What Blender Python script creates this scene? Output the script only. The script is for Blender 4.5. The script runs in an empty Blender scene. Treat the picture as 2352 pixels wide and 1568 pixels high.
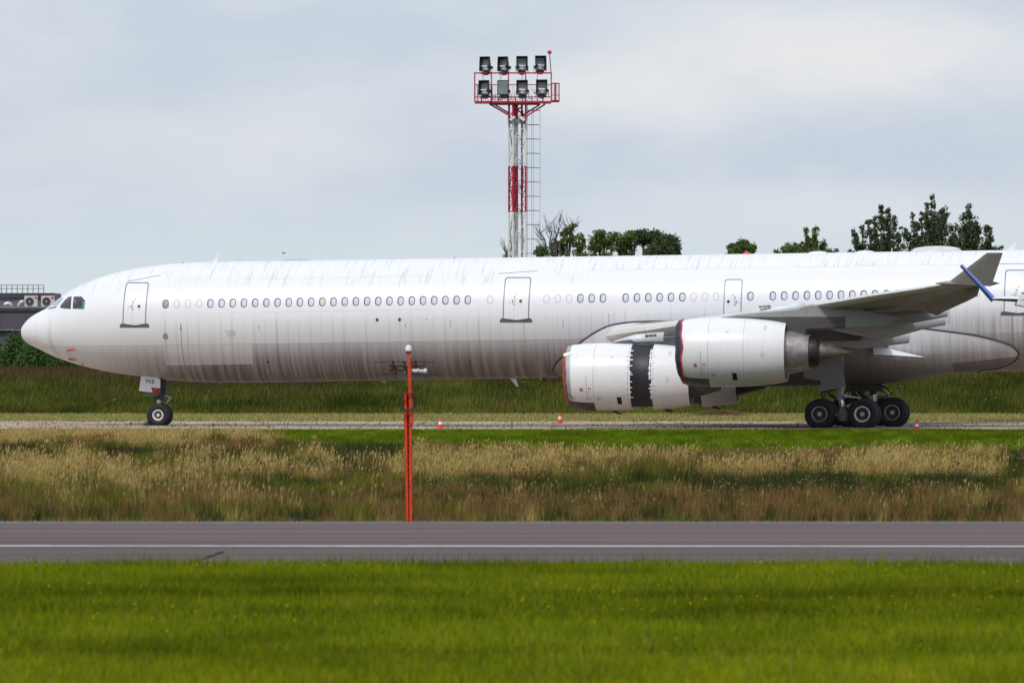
import bpy, bmesh, math, random
import numpy as np
from mathutils import Vector
R = math.radians
# ------------------------------------------------------------------ camera, sky, sun, exposure
H = 3.92            # eye height, m
F = 19600.0         # focal length in picture units (picture is 2352 x 1568 of them)
VH = 785.0          # horizon row
sc = bpy.context.scene
C = sc.collection
cam_d = bpy.data.cameras.new('camera'); cam = bpy.data.objects.new('camera', cam_d); C.objects.link(cam)
cam.location = (0, 0, H); cam.rotation_euler = (R(90), 0, 0)
cam_d.sensor_width = 36; cam_d.lens = 36 * F / 2352
cam_d.shift_y = (VH - 784) / 2352
cam_d.clip_start = 1; cam_d.clip_end = 20000
cam_d.dof.use_dof = True; cam_d.dof.focus_distance = 385; cam_d.dof.aperture_fstop = 4.5
sc.camera = cam
sc.view_settings.view_transform = 'Standard'; sc.view_settings.look = 'None'
sc.view_settings.exposure = 0.0; sc.view_settings.gamma = 1
SUN_EL, SUN_AZ = 50.0, 208.0      # azimuth clockwise from +Y
sun_d = bpy.data.lights.new('sun', 'SUN'); sun = bpy.data.objects.new('sun', sun_d); C.objects.link(sun)
sun_d.energy = 2.0; sun_d.angle = R(8); sun_d.color = (1, .955, .9)
sdir = Vector((math.sin(R(SUN_AZ)) * math.cos(R(SUN_EL)), math.cos(R(SUN_AZ)) * math.cos(R(SUN_EL)), math.sin(R(SUN_EL))))
sun.rotation_euler = (-sdir).to_track_quat('-Z', 'Y').to_euler()
sun.location = (0, 300, 100)

class NT:
    """small helper to write node trees as expressions"""
    def __init__(s, nt): s.nt = nt
    def n(s, t, **k):
        o = s.nt.nodes.new(t)
        for a, b in k.items(): setattr(o, a, b)
        return o
    def put(s, sock, v):
        if isinstance(v, bpy.types.NodeSocket): s.nt.links.new(v, sock)
        elif v is not None:
            if isinstance(v, (tuple, list)) and len(v) == 3 and sock.type == 'RGBA': v = (*v, 1)
            sock.default_value = v
    def m(s, op, a, b=None, c=None, clamp=False):
        o = s.n('ShaderNodeMath', operation=op, use_clamp=clamp)
        for i, v in enumerate((a, b, c)):
            if v is not None: s.put(o.inputs[i], v)
        return o.outputs[0]
    def vec(s, x, y, z):
        o = s.n('ShaderNodeCombineXYZ')
        for i, v in enumerate((x, y, z)): s.put(o.inputs[i], v)
        return o.outputs[0]
    def sep(s, v):
        o = s.n('ShaderNodeSeparateXYZ'); s.put(o.inputs[0], v); return o.outputs
    def noise(s, v, scale=5, detail=4, rough=.55):
        o = s.n('ShaderNodeTexNoise'); s.put(o.inputs['Vector'], v)
        o.inputs['Scale'].default_value = scale; o.inputs['Detail'].default_value = detail; o.inputs['Roughness'].default_value = rough
        return o.outputs[0]
    def ss(s, v, a, b, lo=0., hi=1.):
        o = s.n('ShaderNodeMapRange', interpolation_type='SMOOTHSTEP')
        s.put(o.inputs[0], v)
        for i, q in enumerate((a, b, lo, hi)): s.put(o.inputs[i + 1], q)
        return o.outputs[0]
    def mix(s, f, a, b, mode='MIX'):
        o = s.n('ShaderNodeMix', data_type='RGBA', blend_type=mode)
        s.put(o.inputs[0], f); s.put(o.inputs[6], a); s.put(o.inputs[7], b)
        return o.outputs[2]
    def obj(s): return s.n('ShaderNodeTexCoord').outputs['Object']

world = bpy.data.worlds.new('World'); sc.world = world; world.use_nodes = True
t = NT(world.node_tree); world.node_tree.nodes.clear()
sky = t.n('ShaderNodeTexSky', sky_type='NISHITA', sun_disc=False)
sky.sun_elevation = R(SUN_EL); sky.sun_rotation = R(SUN_AZ)
gen = t.n('ShaderNodeTexCoord').outputs['Generated']
gx, gy, gz = t.sep(gen)
cl = t.noise(t.vec(t.m('MULTIPLY', gx, 30), 0., t.m('MULTIPLY', gz, 75)), 1.0, 4, .5)
cl2 = t.noise(t.vec(t.m('MULTIPLY', gx, 95), 3., t.m('MULTIPLY', gz, 210)), 1.0, 5, .55)
cf = t.ss(t.m('ADD', t.m('MULTIPLY', cl, .75), t.m('MULTIPLY', cl2, .25)), .38, .62)
# the bright warm bank of cloud up to the right
def blob(cu, cv, ru, rv):
    dx = t.m('DIVIDE', t.m('SUBTRACT', gx, (cu - 1176) / F), ru / F)
    dz = t.m('DIVIDE', t.m('SUBTRACT', gz, (VH - cv) / F), rv / F)
    wob = t.m('MULTIPLY', t.m('SUBTRACT', cl2, .5), 1.6)
    r = t.m('ADD', t.m('SQRT', t.m('ADD', t.m('MULTIPLY', dx, dx), t.m('MULTIPLY', dz, dz))), wob)
    return t.ss(r, 1.6, .1)
bank = t.m('MAXIMUM', t.m('MAXIMUM', blob(1900, 120, 470, 120), t.m('MULTIPLY', blob(1480, 200, 330, 90), .85)), t.m('MULTIPLY', blob(2000, 500, 420, 70), .55))
bank = t.m('MAXIMUM', bank, t.m('MULTIPLY', blob(480, 330, 420, 90), .4))
ccol = t.mix(cf, (5.75, 6.5, 7.6), (6.7, 7.3, 8.05))
ccol = t.mix(bank, ccol, (8.15, 8.2, 8.45))
lowz = t.ss(gz, .004, .022)
ccol = t.mix(t.m('SUBTRACT', 1., lowz), ccol, (6.85, 7.65, 8.2))
elev = t.ss(gz, .05, .9, 1.0, 1.2)
cc = t.n('ShaderNodeVectorMath', operation='SCALE'); t.put(cc.inputs[0], ccol); t.put(cc.inputs['Scale'], elev)
skyc = t.mix(.93, sky.outputs[0], cc.outputs[0])
bg = t.n('ShaderNodeBackground'); t.put(bg.inputs[0], skyc); bg.inputs[1].default_value = .1
out = t.n('ShaderNodeOutputWorld'); world.node_tree.links.new(bg.outputs[0], out.inputs[0])

# ------------------------------------------------------------------ materials
MATS = {}
def mat(name, col, rough=.6, metal=0., var=0., vscale=3., bump=0., coat=0., build=None, spec=.5, trans=0., emit=None):
    if name in MATS: return MATS[name]
    m = bpy.data.materials.new(name); m.use_nodes = True
    q = NT(m.node_tree); b = m.node_tree.nodes['Principled BSDF']
    b.inputs['Roughness'].default_value = rough; b.inputs['Metallic'].default_value = metal
    b.inputs['Coat Weight'].default_value = coat; b.inputs['Specular IOR Level'].default_value = spec
    if build: c = build(q)
    else:
        o = q.obj(); n1 = q.noise(o, vscale, 5, .6)
        c = q.mix(q.ss(n1, .3, .7), tuple(x * (1 - var) for x in col), tuple(min(1, x * (1 + var)) for x in col))
        if bump:
            bp = q.n('ShaderNodeBump'); bp.inputs['Strength'].default_value = bump
            q.put(bp.inputs['Height'], q.noise(o, vscale * 6, 4)); q.put(b.inputs['Normal'], bp.outputs[0])
    q.put(b.inputs['Base Color'], c)
    if trans:
        tr = q.n('ShaderNodeBsdfTranslucent'); q.put(tr.inputs[0], c)
        mx = q.n('ShaderNodeMixShader'); mx.inputs[0].default_value = trans
        m.node_tree.links.new(b.outputs[0], mx.inputs[1]); m.node_tree.links.new(tr.outputs[0], mx.inputs[2])
        m.node_tree.links.new(mx.outputs[0], m.node_tree.nodes['Material Output'].inputs[0])
    MATS[name] = m
    return m

# ------------------------------------------------------------------ mesh helpers
FLIP = [False]    # when True, points are given as (x, s, z) with s towards the camera side; stored y = -s
class MB:
    def __init__(s): s.v = []; s.f = []
    def add(s, vs, fs):
        o = len(s.v); s.v += [tuple(p) for p in vs]; s.f += [tuple(i + o for i in f) for f in fs]; return s
    def box(s, c, d, rot=None):
        x, y, z = (q / 2 for q in d); vs = [Vector((a * x, b * y, e * z)) for a in (-1, 1) for b in (-1, 1) for e in (-1, 1)]
        if rot is not None:
            from mathutils import Euler
            e = Euler(rot).to_matrix(); vs = [e @ v for v in vs]
        vs = [(v[0] + c[0], v[1] + c[1], v[2] + c[2]) for v in vs]
        return s.add(vs, [(0, 1, 3, 2), (4, 6, 7, 5), (0, 4, 5, 1), (2, 3, 7, 6), (0, 2, 6, 4), (1, 5, 7, 3)])
    def tube(s, a, b, r, r2=None, n=8, cap=True):
        a, b = Vector(a), Vector(b); r2 = r if r2 is None else r2
        d = (b - a).normalized(); u = d.cross(Vector((0, 0, 1)) if abs(d.z) < .9 else Vector((1, 0, 0))).normalized(); w = d.cross(u)
        vs = []
        for p, q in ((a, r), (b, r2)):
            for i in range(n):
                an = 2 * math.pi * i / n; vs.append(p + u * q * math.cos(an) + w * q * math.sin(an))
        fs = [(i, (i + 1) % n, n + (i + 1) % n, n + i) for i in range(n)]
        if cap: fs += [tuple(range(n))[::-1], tuple(range(n, 2 * n))]
        return s.add(vs, fs)
    def path(s, pts, r, n=6, closed=False):
        pts = [Vector(p) for p in pts]; k = len(pts); vs = []; rr = r if isinstance(r, (list, tuple)) else [r] * k
        for i, p in enumerate(pts):
            a = pts[i - 1] if (i > 0 or closed) else p; b = pts[(i + 1) % k] if (i < k - 1 or closed) else p
            d = (b - a).normalized(); u = d.cross(Vector((0, 0, 1)) if abs(d.z) < .9 else Vector((0, 1, 0))).normalized(); w = d.cross(u)
            for j in range(n):
                an = 2 * math.pi * j / n; vs.append(p + (u * math.cos(an) + w * math.sin(an)) * rr[i])
        fs = []
        for i in range(k if closed else k - 1):
            for j in range(n):
                a = i * n + j; b = i * n + (j + 1) % n; c = ((i + 1) % k) * n + (j + 1) % n; d = ((i + 1) % k) * n + j
                fs.append((a, b, c, d))
        if not closed: fs += [tuple(range(n))[::-1], tuple(range((k - 1) * n, k * n))]
        return s.add(vs, fs)
    def lathe(s, prof, c=(0, 0, 0), axis='x', n=48, a0=0, a1=360, sq=(1, 1)):
        vs = []; full = abs(a1 - a0) >= 360; m = n if full else n + 1
        for (t_, r) in prof:
            for i in range(m):
                an = R(a0 + (a1 - a0) * i / n); p, q = r * math.cos(an) * sq[0], r * math.sin(an) * sq[1]
                v = {'x': (t_, p, q), 'y': (p, t_, q), 'z': (p, q, t_)}[axis]
                vs.append((v[0] + c[0], v[1] + c[1], v[2] + c[2]))
        fs = []
        for i in range(len(prof) - 1):
            for j in range(n):
                a = i * m + j; b = i * m + (j + 1) % m; fs.append((a, b, b + m, a + m))
        return s.add(vs, fs)
    def prism(s, poly, t0, t1, axis='y'):
        n = len(poly)
        def P(p, t_): return {'y': (p[0], t_, p[1]), 'x': (t_, p[0], p[1]), 'z': (p[0], p[1], t_)}[axis]
        vs = [P(p, t0) for p in poly] + [P(p, t1) for p in poly]
        return s.add(vs, [tuple(range(n))[::-1], tuple(range(n, 2 * n))] + [(i, (i + 1) % n, n + (i + 1) % n, n + i) for i in range(n)])
    def grid(s, rows):
        m = len(rows[0]); vs = [p for r in rows for p in r]
        return s.add(vs, [(i * m + j, i * m + j + 1, (i + 1) * m + j + 1, (i + 1) * m + j) for i in range(len(rows) - 1) for j in range(m - 1)])
    def build(s, name, m, parent=None, smooth=False, loc=None, bevel=0, recalc=True, flip=None, autos=None):
        me = bpy.data.meshes.new(name)
        fl = FLIP[0] if flip is None else flip
        vs = [(p[0], -p[1], p[2]) for p in s.v] if fl else [tuple(p) for p in s.v]
        me.from_pydata(vs, [], s.f)
        if recalc:
            bm = bmesh.new(); bm.from_mesh(me); bmesh.ops.remove_doubles(bm, verts=bm.verts, dist=1e-5)
            bmesh.ops.recalc_face_normals(bm, faces=bm.faces)
            if smooth:
                for f in bm.faces: f.smooth = True
                if autos:
                    for e in bm.edges:
                        if len(e.link_faces) == 2 and e.calc_face_angle(0) > R(autos): e.smooth = False
            bm.to_mesh(me); bm.free()
        me.materials.append(m)
        o = bpy.data.objects.new(name, me); C.objects.link(o)
        if parent: o.parent = parent
        if loc: o.location = (loc[0], -loc[1], loc[2]) if fl else loc
        if bevel:
            b = o.modifiers.new('bevel', 'BEVEL'); b.width = bevel; b.segments = 2; b.limit_method = 'ANGLE'
        return o
def tag(o, label, cat, group=None, kind=None):
    if label: o['label'] = label
    if cat: o['category'] = cat
    if group: o['group'] = group
    if kind: o['kind'] = kind
    return o
def empty(name, loc, rz=0):
    o = bpy.data.objects.new(name, None); C.objects.link(o); o.location = loc; o.rotation_euler = (0, 0, rz); o.empty_display_size = .2
    return o
def copy_tree(o, parent=None):
    c = o.copy(); C.objects.link(c); c.parent = parent
    for ch in list(o.children): copy_tree(ch, c)
    return c
def W(u, v, Y): return Vector(((u - 1176) / F * Y, Y, H - (v - VH) / F * Y))     # where a feature at distance Y stands
def gY(v): return F * H / (v - VH)                                              # distance of flat ground seen at row v

rng = np.random.default_rng(7); random.seed(7)

# ------------------------------------------------------------------ ground
def bankz(x, y):
    s_ = np.clip((y - 456) / 22, 0, 1); s_ = s_ * s_ * (3 - 2 * s_)
    return s_ * (1.75 + .16 * np.sin(x * .21 + 1) + .1 * np.sin(x * .53)) - .0
def smoothnoise(x, y, seed=0):
    """cheap value noise on arrays"""
    def h(ix, iy): return np.modf(np.abs(np.sin(ix * 127.1 + iy * 311.7 + seed * 74.7) * 43758.5453))[0]
    ix, iy = np.floor(x), np.floor(y); fx, fy = x - ix, y - iy; fx = fx * fx * (3 - 2 * fx); fy = fy * fy * (3 - 2 * fy)
    return (h(ix, iy) * (1 - fx) + h(ix + 1, iy) * fx) * (1 - fy) + (h(ix, iy + 1) * (1 - fx) + h(ix + 1, iy + 1) * fx) * fy
def fbm(x, y, seed=0): return (smoothnoise(x, y, seed) + .5 * smoothnoise(x * 2.1, y * 2.1, seed + 1) + .25 * smoothnoise(x * 4.3, y * 4.3, seed + 2)) / 1.75

def ground_col(q):
    o = q.obj(); x, y, z = q.sep(o)
    n1 = q.noise(q.vec(q.m('MULTIPLY', x, .5), q.m('MULTIPLY', y, .12), 0.), 1.0, 6, .6)
    n2 = q.noise(o, 9, 4, .6)
    c = q.mix(q.ss(n1, .35, .65), (.055, .055, .02), (.1, .085, .035))
    c = q.mix(q.m('MULTIPLY', q.ss(n2, .45, .7), .35), c, (.11, .085, .045))
    near = q.ss(y, 175, 165)
    c = q.mix(near, c, q.mix(q.ss(n1, .3, .7), (.07, .105, .02), (.11, .15, .03)))
    dry = q.m('MULTIPLY', q.ss(y, 420, 430), q.ss(y, 462, 455))
    c = q.mix(dry, c, q.mix(n2, (.23, .19, .075), (.16, .15, .05)))
    return c
m_ground = mat('ground_soil', None, .95, build=ground_col, spec=.1)
ys = sorted(set(list(np.linspace(-200, 90, 6)) + list(np.linspace(90, 450, 40)) + list(np.linspace(452, 484, 24)) + [500, 540, 600, 700, 900, 1400, 2500, 5000, 9000]))
xs = sorted(set(list(np.linspace(-60, 60, 61)) + [-9000, -3000, -1000, -400, -200, -100, 100, 200, 400, 1000, 3000, 9000]))
mb = MB(); mb.grid([[(x, y, float(bankz(np.array(x), np.array(y)))) for x in xs] for y in ys])
g = mb.build('ground', m_ground, smooth=True); tag(g, 'grassy airfield ground rising to a low bank behind the jet', 'ground', kind='structure')

RW_A, RW_B = gY(1199), gY(1304)      # far and near edge of the strip
def asphalt_col(q):
    o = q.obj(); x, y, z = q.sep(o)
    st = q.noise(q.vec(q.m('MULTIPLY', x, .012), q.m('MULTIPLY', y, .75), 0.), 1.0, 5, .65)
    fine = q.noise(o, 26, 3, .7)
    pn = q.noise(q.vec(q.m('MULTIPLY', x, .06), q.m('MULTIPLY', y, .3), 4.), 1.0, 4, .6)
    c = q.mix(q.ss(st, .36, .64), (.098, .074, .074), (.172, .134, .132))
    c = q.mix(q.m('MULTIPLY', q.ss(pn, .45, .7), .35), c, (.14, .112, .112))
    c = q.mix(q.m('MULTIPLY', q.ss(fine, .4, .75), .3), c, (.17, .15, .15))
    wv = q.noise(q.vec(q.m('MULTIPLY', x, .05), 0., 8.), 1.0, 3, .5); brk = q.noise(q.vec(q.m('MULTIPLY', x, .22), y, 3.), 1.0, 5, .6)
    for yc_, hw_, k_ in ((12.7, .55, .5), (3.5, .8, .4), (-4.6, 1.2, .22), (15.3, .3, .3), (-10., .5, .38), (8., .35, .25)):
        dd = q.m('ABSOLUTE', q.m('SUBTRACT', q.m('ADD', y, q.m('MULTIPLY', q.m('SUBTRACT', wv, .5), 1.4)), yc_)); c = q.mix(q.m('MULTIPLY', q.m('MULTIPLY', q.ss(dd, hw_, hw_ * .35), q.ss(brk, .38, .55)), k_), c, (.035, .03, .033))
    lane = q.m('PINGPONG', q.m('ADD', y, .6), 3.9)
    c = q.mix(q.m('MULTIPLY', q.ss(lane, .4, .0), .3), c, (.045, .038, .04))
    c = q.mix(q.m('MULTIPLY', q.ss(y, 1.6, 0.), 0.25), c, (.06, .05, .052))
    return c
m_asph = mat('asphalt', None, .97, build=asphalt_col, spec=.05)
mid = (RW_A + RW_B) / 2; half = (RW_A - RW_B) / 2
mb = MB(); n_ = 160
rows = []
for k, yy in enumerate((-half, -half * .5, 0, half * .5, half)):
    rows.append([(x, yy + (.12 * math.sin(x * .9) + .1 * math.sin(x * 2.3 + k) if abs(yy) == half else 0), .012) for x in np.linspace(-320, 320, n_ * 4)])
mb.grid(rows)
rw = mb.build('runway', m_asph, loc=(0, mid, 0)); rw.rotation_euler.z = R(-.5); tag(rw, 'grey asphalt taxiway crossing in front of the meadow', 'road', kind='structure')
def line_col(q):
    o = q.obj(); x, y, z = q.sep(o)
    n1 = q.noise(q.vec(x, q.m('MULTIPLY', y, 4), 0.), 2.5, 5, .7)
    n0 = q.noise(q.vec(q.m('MULTIPLY', x, .11), 0., 2.), 1., 2)
    edge_ = q.ss(q.m('ABSOLUTE', q.m('SUBTRACT', y, gY(1255) - mid)), .25, .6); n1 = q.m('ADD', n1, q.m('MULTIPLY', edge_, .35))
    return q.mix(q.ss(q.m('ADD', n1, q.m('MULTIPLY', n0, .5)), .5, .95), (.85, .84, .83), (.24, .21, .21))
m_line = mat('line_paint', None, .7, build=line_col)
mb = MB(); yl = gY(1255) - mid
mb.grid([[(x, yl + d_ * .55, .017) for x in np.linspace(-300, 300, 60)] for d_ in (-1, 1)])
o = mb.build('runway_marking', m_line, loc=(0, mid, 0)); o.rotation_euler.z = R(-1.2); tag(o, 'worn white painted line running along the asphalt', 'marking', kind='structure')
mb = MB(); mb.grid([[(x, half - .5 + d_ * .13, .017) for x in np.linspace(-300, 300, 60)] for d_ in (-1, 1)])
o = mb.build('edge_marking', mat('edge_line', (.42, .4, .39), .8, var=.4, vscale=1.2), loc=(0, mid, 0)); o.rotation_euler.z = R(-.5); tag(o, 'thin pale line along the far edge of the asphalt', 'marking', kind='structure')
mb = MB(); A = W(455, 1289, gY(1289)); B = W(512, 1268, gY(1268)); pts = []
for i in range(9):
    q_ = i / 8; pts.append((A.x + (B.x - A.x) * q_ , A.y + (B.y - A.y) * (q_ ** 1.1)))
mb.grid([[(p[0] + d_ * (.045 + .02 * math.sin(i * 2)), p[1], .018) for i, p in enumerate(pts)] for d_ in (-1, 1)])
tag(mb.build('tar_seam', mat('tar', (.025, .023, .026), .95, spec=.02)), 'dark tar filled crack near the grass edge of the asphalt', 'marking', kind='structure')

def concrete_col(q):
    o = q.obj(); x, y, z = q.sep(o)
    n1 = q.noise(q.vec(q.m('MULTIPLY', x, .35), q.m('MULTIPLY', y, .35), 0.), 1.0, 6, .6); n2 = q.noise(o, 5, 5, .7)
    c = q.mix(q.ss(n1, .35, .7), (.33, .255, .2), (.48, .385, .31))
    c = q.mix(q.m('MULTIPLY', q.ss(n2, .5, .68), .5), c, (.2, .17, .13))
    jy = q.m('PINGPONG', y, 3.5); jx = q.m('PINGPONG', x, 3.5)
    j = q.m('MAXIMUM', q.ss(q.m('ADD', jy, q.m('MULTIPLY', n2, .35)), .5, .25), q.ss(q.m('ADD', jx, q.m('MULTIPLY', n2, .1)), .12, .06))
    c = q.mix(q.m('MULTIPLY', j, .8), c, (.1, .095, .045))
    return c
CY0, CY1 = gY(989), gY(967)
mb = MB(); mb.grid([[(x, y_ + .8 * math.sin(x * .3 + k) * .5 + .4 * math.sin(x * 1.3), .012) for x in np.linspace(-250, 250, 700)] for k, y_ in enumerate((CY0, CY0 + 4, CY1 - 4, CY1))])
tag(mb.build('apron', mat('old_concrete', None, .97, build=concrete_col, spec=.05)), 'strip of old cracked concrete slabs under the white jet', 'apron', kind='structure')

# ------------------------------------------------------------------ grass (uncountable)
m_grass = bpy.data.materials.new('grass_blades'); m_grass.use_nodes = True
q = NT(m_grass.node_tree); b_ = m_grass.node_tree.nodes['Principled BSDF']; at = q.n('ShaderNodeAttribute', attribute_name='Col')
b_.inputs['Roughness'].default_value = .9; b_.inputs['Specular IOR Level'].default_value = .04
q.put(b_.inputs['Base Color'], at.outputs['Color']); tr_ = q.n('ShaderNodeBsdfTranslucent'); q.put(tr_.inputs[0], at.outputs['Color'])
mx = q.n('ShaderNodeMixShader'); mx.inputs[0].default_value = .4
m_grass.node_tree.links.new(b_.outputs[0], mx.inputs[1]); m_grass.node_tree.links.new(tr_.outputs[0], mx.inputs[2])
m_grass.node_tree.links.new(mx.outputs[0], m_grass.node_tree.nodes['Material Output'].inputs[0])
def tri_mesh(name, V, Cc, m, nper=3, faces=None):
    """V (N, nper, 3); one polygon of nper corners each"""
    N = V.shape[0]; me = bpy.data.meshes.new(name); nv = N * nper
    me.vertices.add(nv); me.vertices.foreach_set('co', V.reshape(-1).astype(np.float32))
    me.loops.add(nv); me.loops.foreach_set('vertex_index', np.arange(nv, dtype=np.int32))
    me.polygons.add(N); me.polygons.foreach_set('loop_start', np.arange(0, nv, nper, dtype=np.int32))
    if Cc is not None:
        a = me.color_attributes.new('Col', 'FLOAT_COLOR', 'POINT'); cc = np.ones((N, nper, 4), np.float32); cc[:, :, :3] = Cc[:, None, :]
        a.data.foreach_set('color', cc.reshape(-1))
    me.update(calc_edges=True); me.validate()
    me.materials.append(m); o = bpy.data.objects.new(name, me); C.objects.link(o); return o
def blades(P, h, w, lean=.25, wind=.12):
    N = len(P); a = rng.uniform(0, math.pi, N) * .7 + .15 * math.pi * 0; a = rng.uniform(-1.1, 1.1, N)
    dx, dy = np.cos(a) * w / 2, np.sin(a) * w / 2
    V = np.zeros((N, 3, 3)); V[:, 0] = P; V[:, 1] = P
    V[:, 0, 0] -= dx; V[:, 0, 1] -= dy; V[:, 1, 0] += dx; V[:, 1, 1] += dy
    V[:, 2] = P; V[:, 2, 0] += h * (rng.normal(0, lean, N) + wind); V[:, 2, 1] += h * rng.normal(0, lean, N); V[:, 2, 2] += h
    return V
def scatter(y0, y1, n, margin=1.1):
    # uniform over the wedge of ground seen by the lens (plus a margin)
    y = np.sqrt(rng.uniform(y0 ** 2, y1 ** 2, n)); x = y * rng.uniform(-1, 1, n) * .0605 * margin
    return x, y
def colmix(cols, idx, jit=.22):
    c = np.array(cols)[idx]; return np.clip(c * rng.normal(1, jit, (len(idx), 1)) * rng.normal(1, .06, (len(idx), 3)), .004, .9)
def stretch(x, y): return x * 20 / y        # lateral feature size constant in view
# foreground mown grass
n = 300000
x, y = scatter(92, RW_B - .4, n, 1.2); y = y + .0
edge = rng.uniform(0, 1, n) < .03; y[edge] = RW_B + rng.uniform(-1.0, .5, edge.sum())
fv = fbm(x * .35, y * .16, 3); fv2 = fbm(x * 1.3, y * .5, 5)
bandv = VH + F * H / y
dark = np.exp(-((bandv - 1372) / 14) ** 2) * .5 + np.exp(-((bandv - 1412) / 22) ** 2) * .4 + np.exp(-((bandv - 1505) / 10) ** 2) * .35 + np.exp(-((bandv - 1300) / 6) ** 2) * .5
sel = rng.uniform(0, 1, n); pd = dark + (fv - .5) * 1.1
idx = np.where(sel < .12 + .55 * np.clip(pd, 0, 1), 1, np.where(sel > .88 - .15 * fv2, 2, 0))
idx = np.where(rng.uniform(0, 1, n) < .03, 3, idx)
fg_cols = [(.18, .225, .006), (.085, .12, .006), (.265, .285, .01), (.27, .22, .06)]
cg = colmix(fg_cols, idx, .13); pt = fbm(x * .28 + 9, y * .11, 71); pt2 = fbm(x * .9, y * .4, 73)
nearb = np.clip((bandv - 1490) / 50, 0, 1)
lum = np.clip(1.06 - .9 * np.clip(pt - .42, 0, 1) - .5 * np.clip(dark, 0, 1) + .5 * (pt2 - .5) + .16 * nearb, .38, 1.5); cg = np.clip(cg * lum[:, None] * np.stack([1 + .06 * nearb + .25 * (pt2 - .5), 1 + 0 * x, 1 + 0 * x], 1), .003, .9)
h = rng.gamma(6, .016, n) * (.8 + .5 * fv2); h[edge] *= 1.4
V1 = blades(np.stack([x, y, np.zeros(n)], 1), h, rng.uniform(.012, .024, n), .35, .05)
tag(tri_mesh('lawn_grass', V1, cg, m_grass), 'bright green mown grass in the foreground before the asphalt', 'grass', kind='stuff')
# meadow between the asphalt and the concrete
n = 440000
x, y = scatter(RW_A + .2, CY0 + 2.5, n, 1.16)
v0 = VH + F * H / y; uu = 1176 + F * x / y
nz = fbm(uu / 260, v0 / 42, 11); nz2 = fbm(uu / 60, v0 / 16, 15); nz3 = fbm(uu / 700, v0 / 60, 19)
ve = v0 - 6 + (nz - .5) * 46 + (nz2 - .5) * 16
def bump(c, s_): return np.exp(-((ve - c) / s_) ** 2)
left = 1 / (1 + np.exp((uu - 620) / 70)); right = 1 / (1 + np.exp(-(uu - 1150) / 130))
tan = .1 + bump(1004, 14) * left * .9 + bump(1084, 20) * (.85 - .6 * right) + bump(1056, 18) * right * .42 + .5 * np.clip(nz2 - .52, 0, 1)
mown = (1 / (1 + np.exp((v0 + (nz - .5) * 12 - (1036 + 12 * right - 30 * left)) / 3))) * (1 - left * .75)
brown = .26 + .62 / (1 + np.exp(-(ve - 1146) / 12)) + bump(1030, 13) * .6 * left + bump(1044, 9) * right * .7 + .8 * np.clip(nz3 - .5, 0, 1)
green = .3 + bump(1118, 15) * (1 - right) * .8 + bump(1204, 10) * .9 + bump(1168, 18) * np.clip(nz - .45, 0, 1) * 4 + bump(1050, 14) * left * .5 + 1.0 * np.clip(nz2 - .55, 0, 1)
dgreen = .28 + bump(1120, 18) * right * 1.3 + bump(1040, 13) * (1 - right) * .8 + np.clip(nz3 - .5, 0, 1) * 1.5 + .9 * np.clip(.42 - nz2, 0, 1)
wts = np.stack([tan * 1.0, brown, green, dgreen], 1) * (1 - mown[:, None]); wts = np.concatenate([wts, mown[:, None] * 2.6], 1)
for j_ in range(4):
    pn_ = fbm(uu / 170 + 7 * j_, v0 / 15, 100 + 5 * j_); pf_ = fbm(uu / 36, v0 / 6 + 3 * j_, 130 + 5 * j_)
    wts[:, j_] *= np.exp(5.6 * (pn_ - .47) + 4.2 * (pf_ - .47))
sel_ = (uu > 1425) & (uu < 1545) & (v0 > 1112) & (v0 < 1132); wts[sel_, 4] += 6
sel_ = (uu > 1190) & (uu < 1560) & (np.abs(v0 - 1128) < 13); wts[sel_, 3] += 1.2
sel_ = (uu > 1440) & (uu < 1545) & (np.abs(v0 - 1046) < 7); wts[sel_, 3] += 4
idx = np.argmax(wts * (.12 + rng.uniform(0, 1, wts.shape)), 1)
md_cols = [(.4, .275, .09), (.2, .118, .045), (.125, .14, .02), (.05, .062, .018), (.125, .185, .008)]
cm = colmix(md_cols, idx, .3); cm *= np.clip(.72 + 1.0 * (fbm(uu / 34, v0 / 9, 81) - .22), .5, 1.35)[:, None]
h = np.where(idx == 4, rng.uniform(.12, .24, n), np.where(idx == 0, rng.uniform(.5, .95, n), rng.uniform(.3, .72, n)))
h *= np.clip((y - RW_A) / 6 + .35, .35, 1); h *= np.where(idx == 0, .62, .55); h = np.minimum(h, np.maximum(0, (v0 - 990)) * y / F * rng.uniform(.6, 1.15, n) + rng.uniform(.05, .12, n))
wd = np.where(idx == 0, rng.uniform(.01, .022, n), rng.uniform(.014, .034, n)) * (y / 280)
V1 = blades(np.stack([x, y, np.zeros(n)], 1), h, wd, .17, .05)
tag(tri_mesh('meadow_grass', V1, cm, m_grass), 'tall dry meadow grass in tan brown and green bands behind the asphalt', 'grass', kind='stuff')
# seed heads standing above the tan and brown grass
hs = np.where((idx <= 1) & (h > .3) & (rng.uniform(0, 1, n) < .17))[0]; tip = V1[hs, 2]; k = len(hs)
V2 = np.zeros((k, 4, 3)); hl = rng.uniform(.04, .09, k); hw = rng.uniform(.009, .018, k) * (y[hs] / 260)
V2[:, 0] = tip; V2[:, 2] = tip; V2[:, 1] = tip; V2[:, 3] = tip
V2[:, 0, 2] -= hl; V2[:, 2, 2] += hl; V2[:, 2, 0] += hl * .4; V2[:, 1, 0] += hw; V2[:, 3, 0] -= hw
ch = np.where((idx[hs] == 0)[:, None], np.array([[.5, .37, .14]]), np.array([[.23, .13, .06]])) * rng.normal(1, .18, (k, 1))
tag(tri_mesh('grass_seed_heads', V2, np.clip(ch, .01, .9), m_grass, 4), 'pale and brown seed heads over the meadow', 'grass', kind='stuff')
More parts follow.
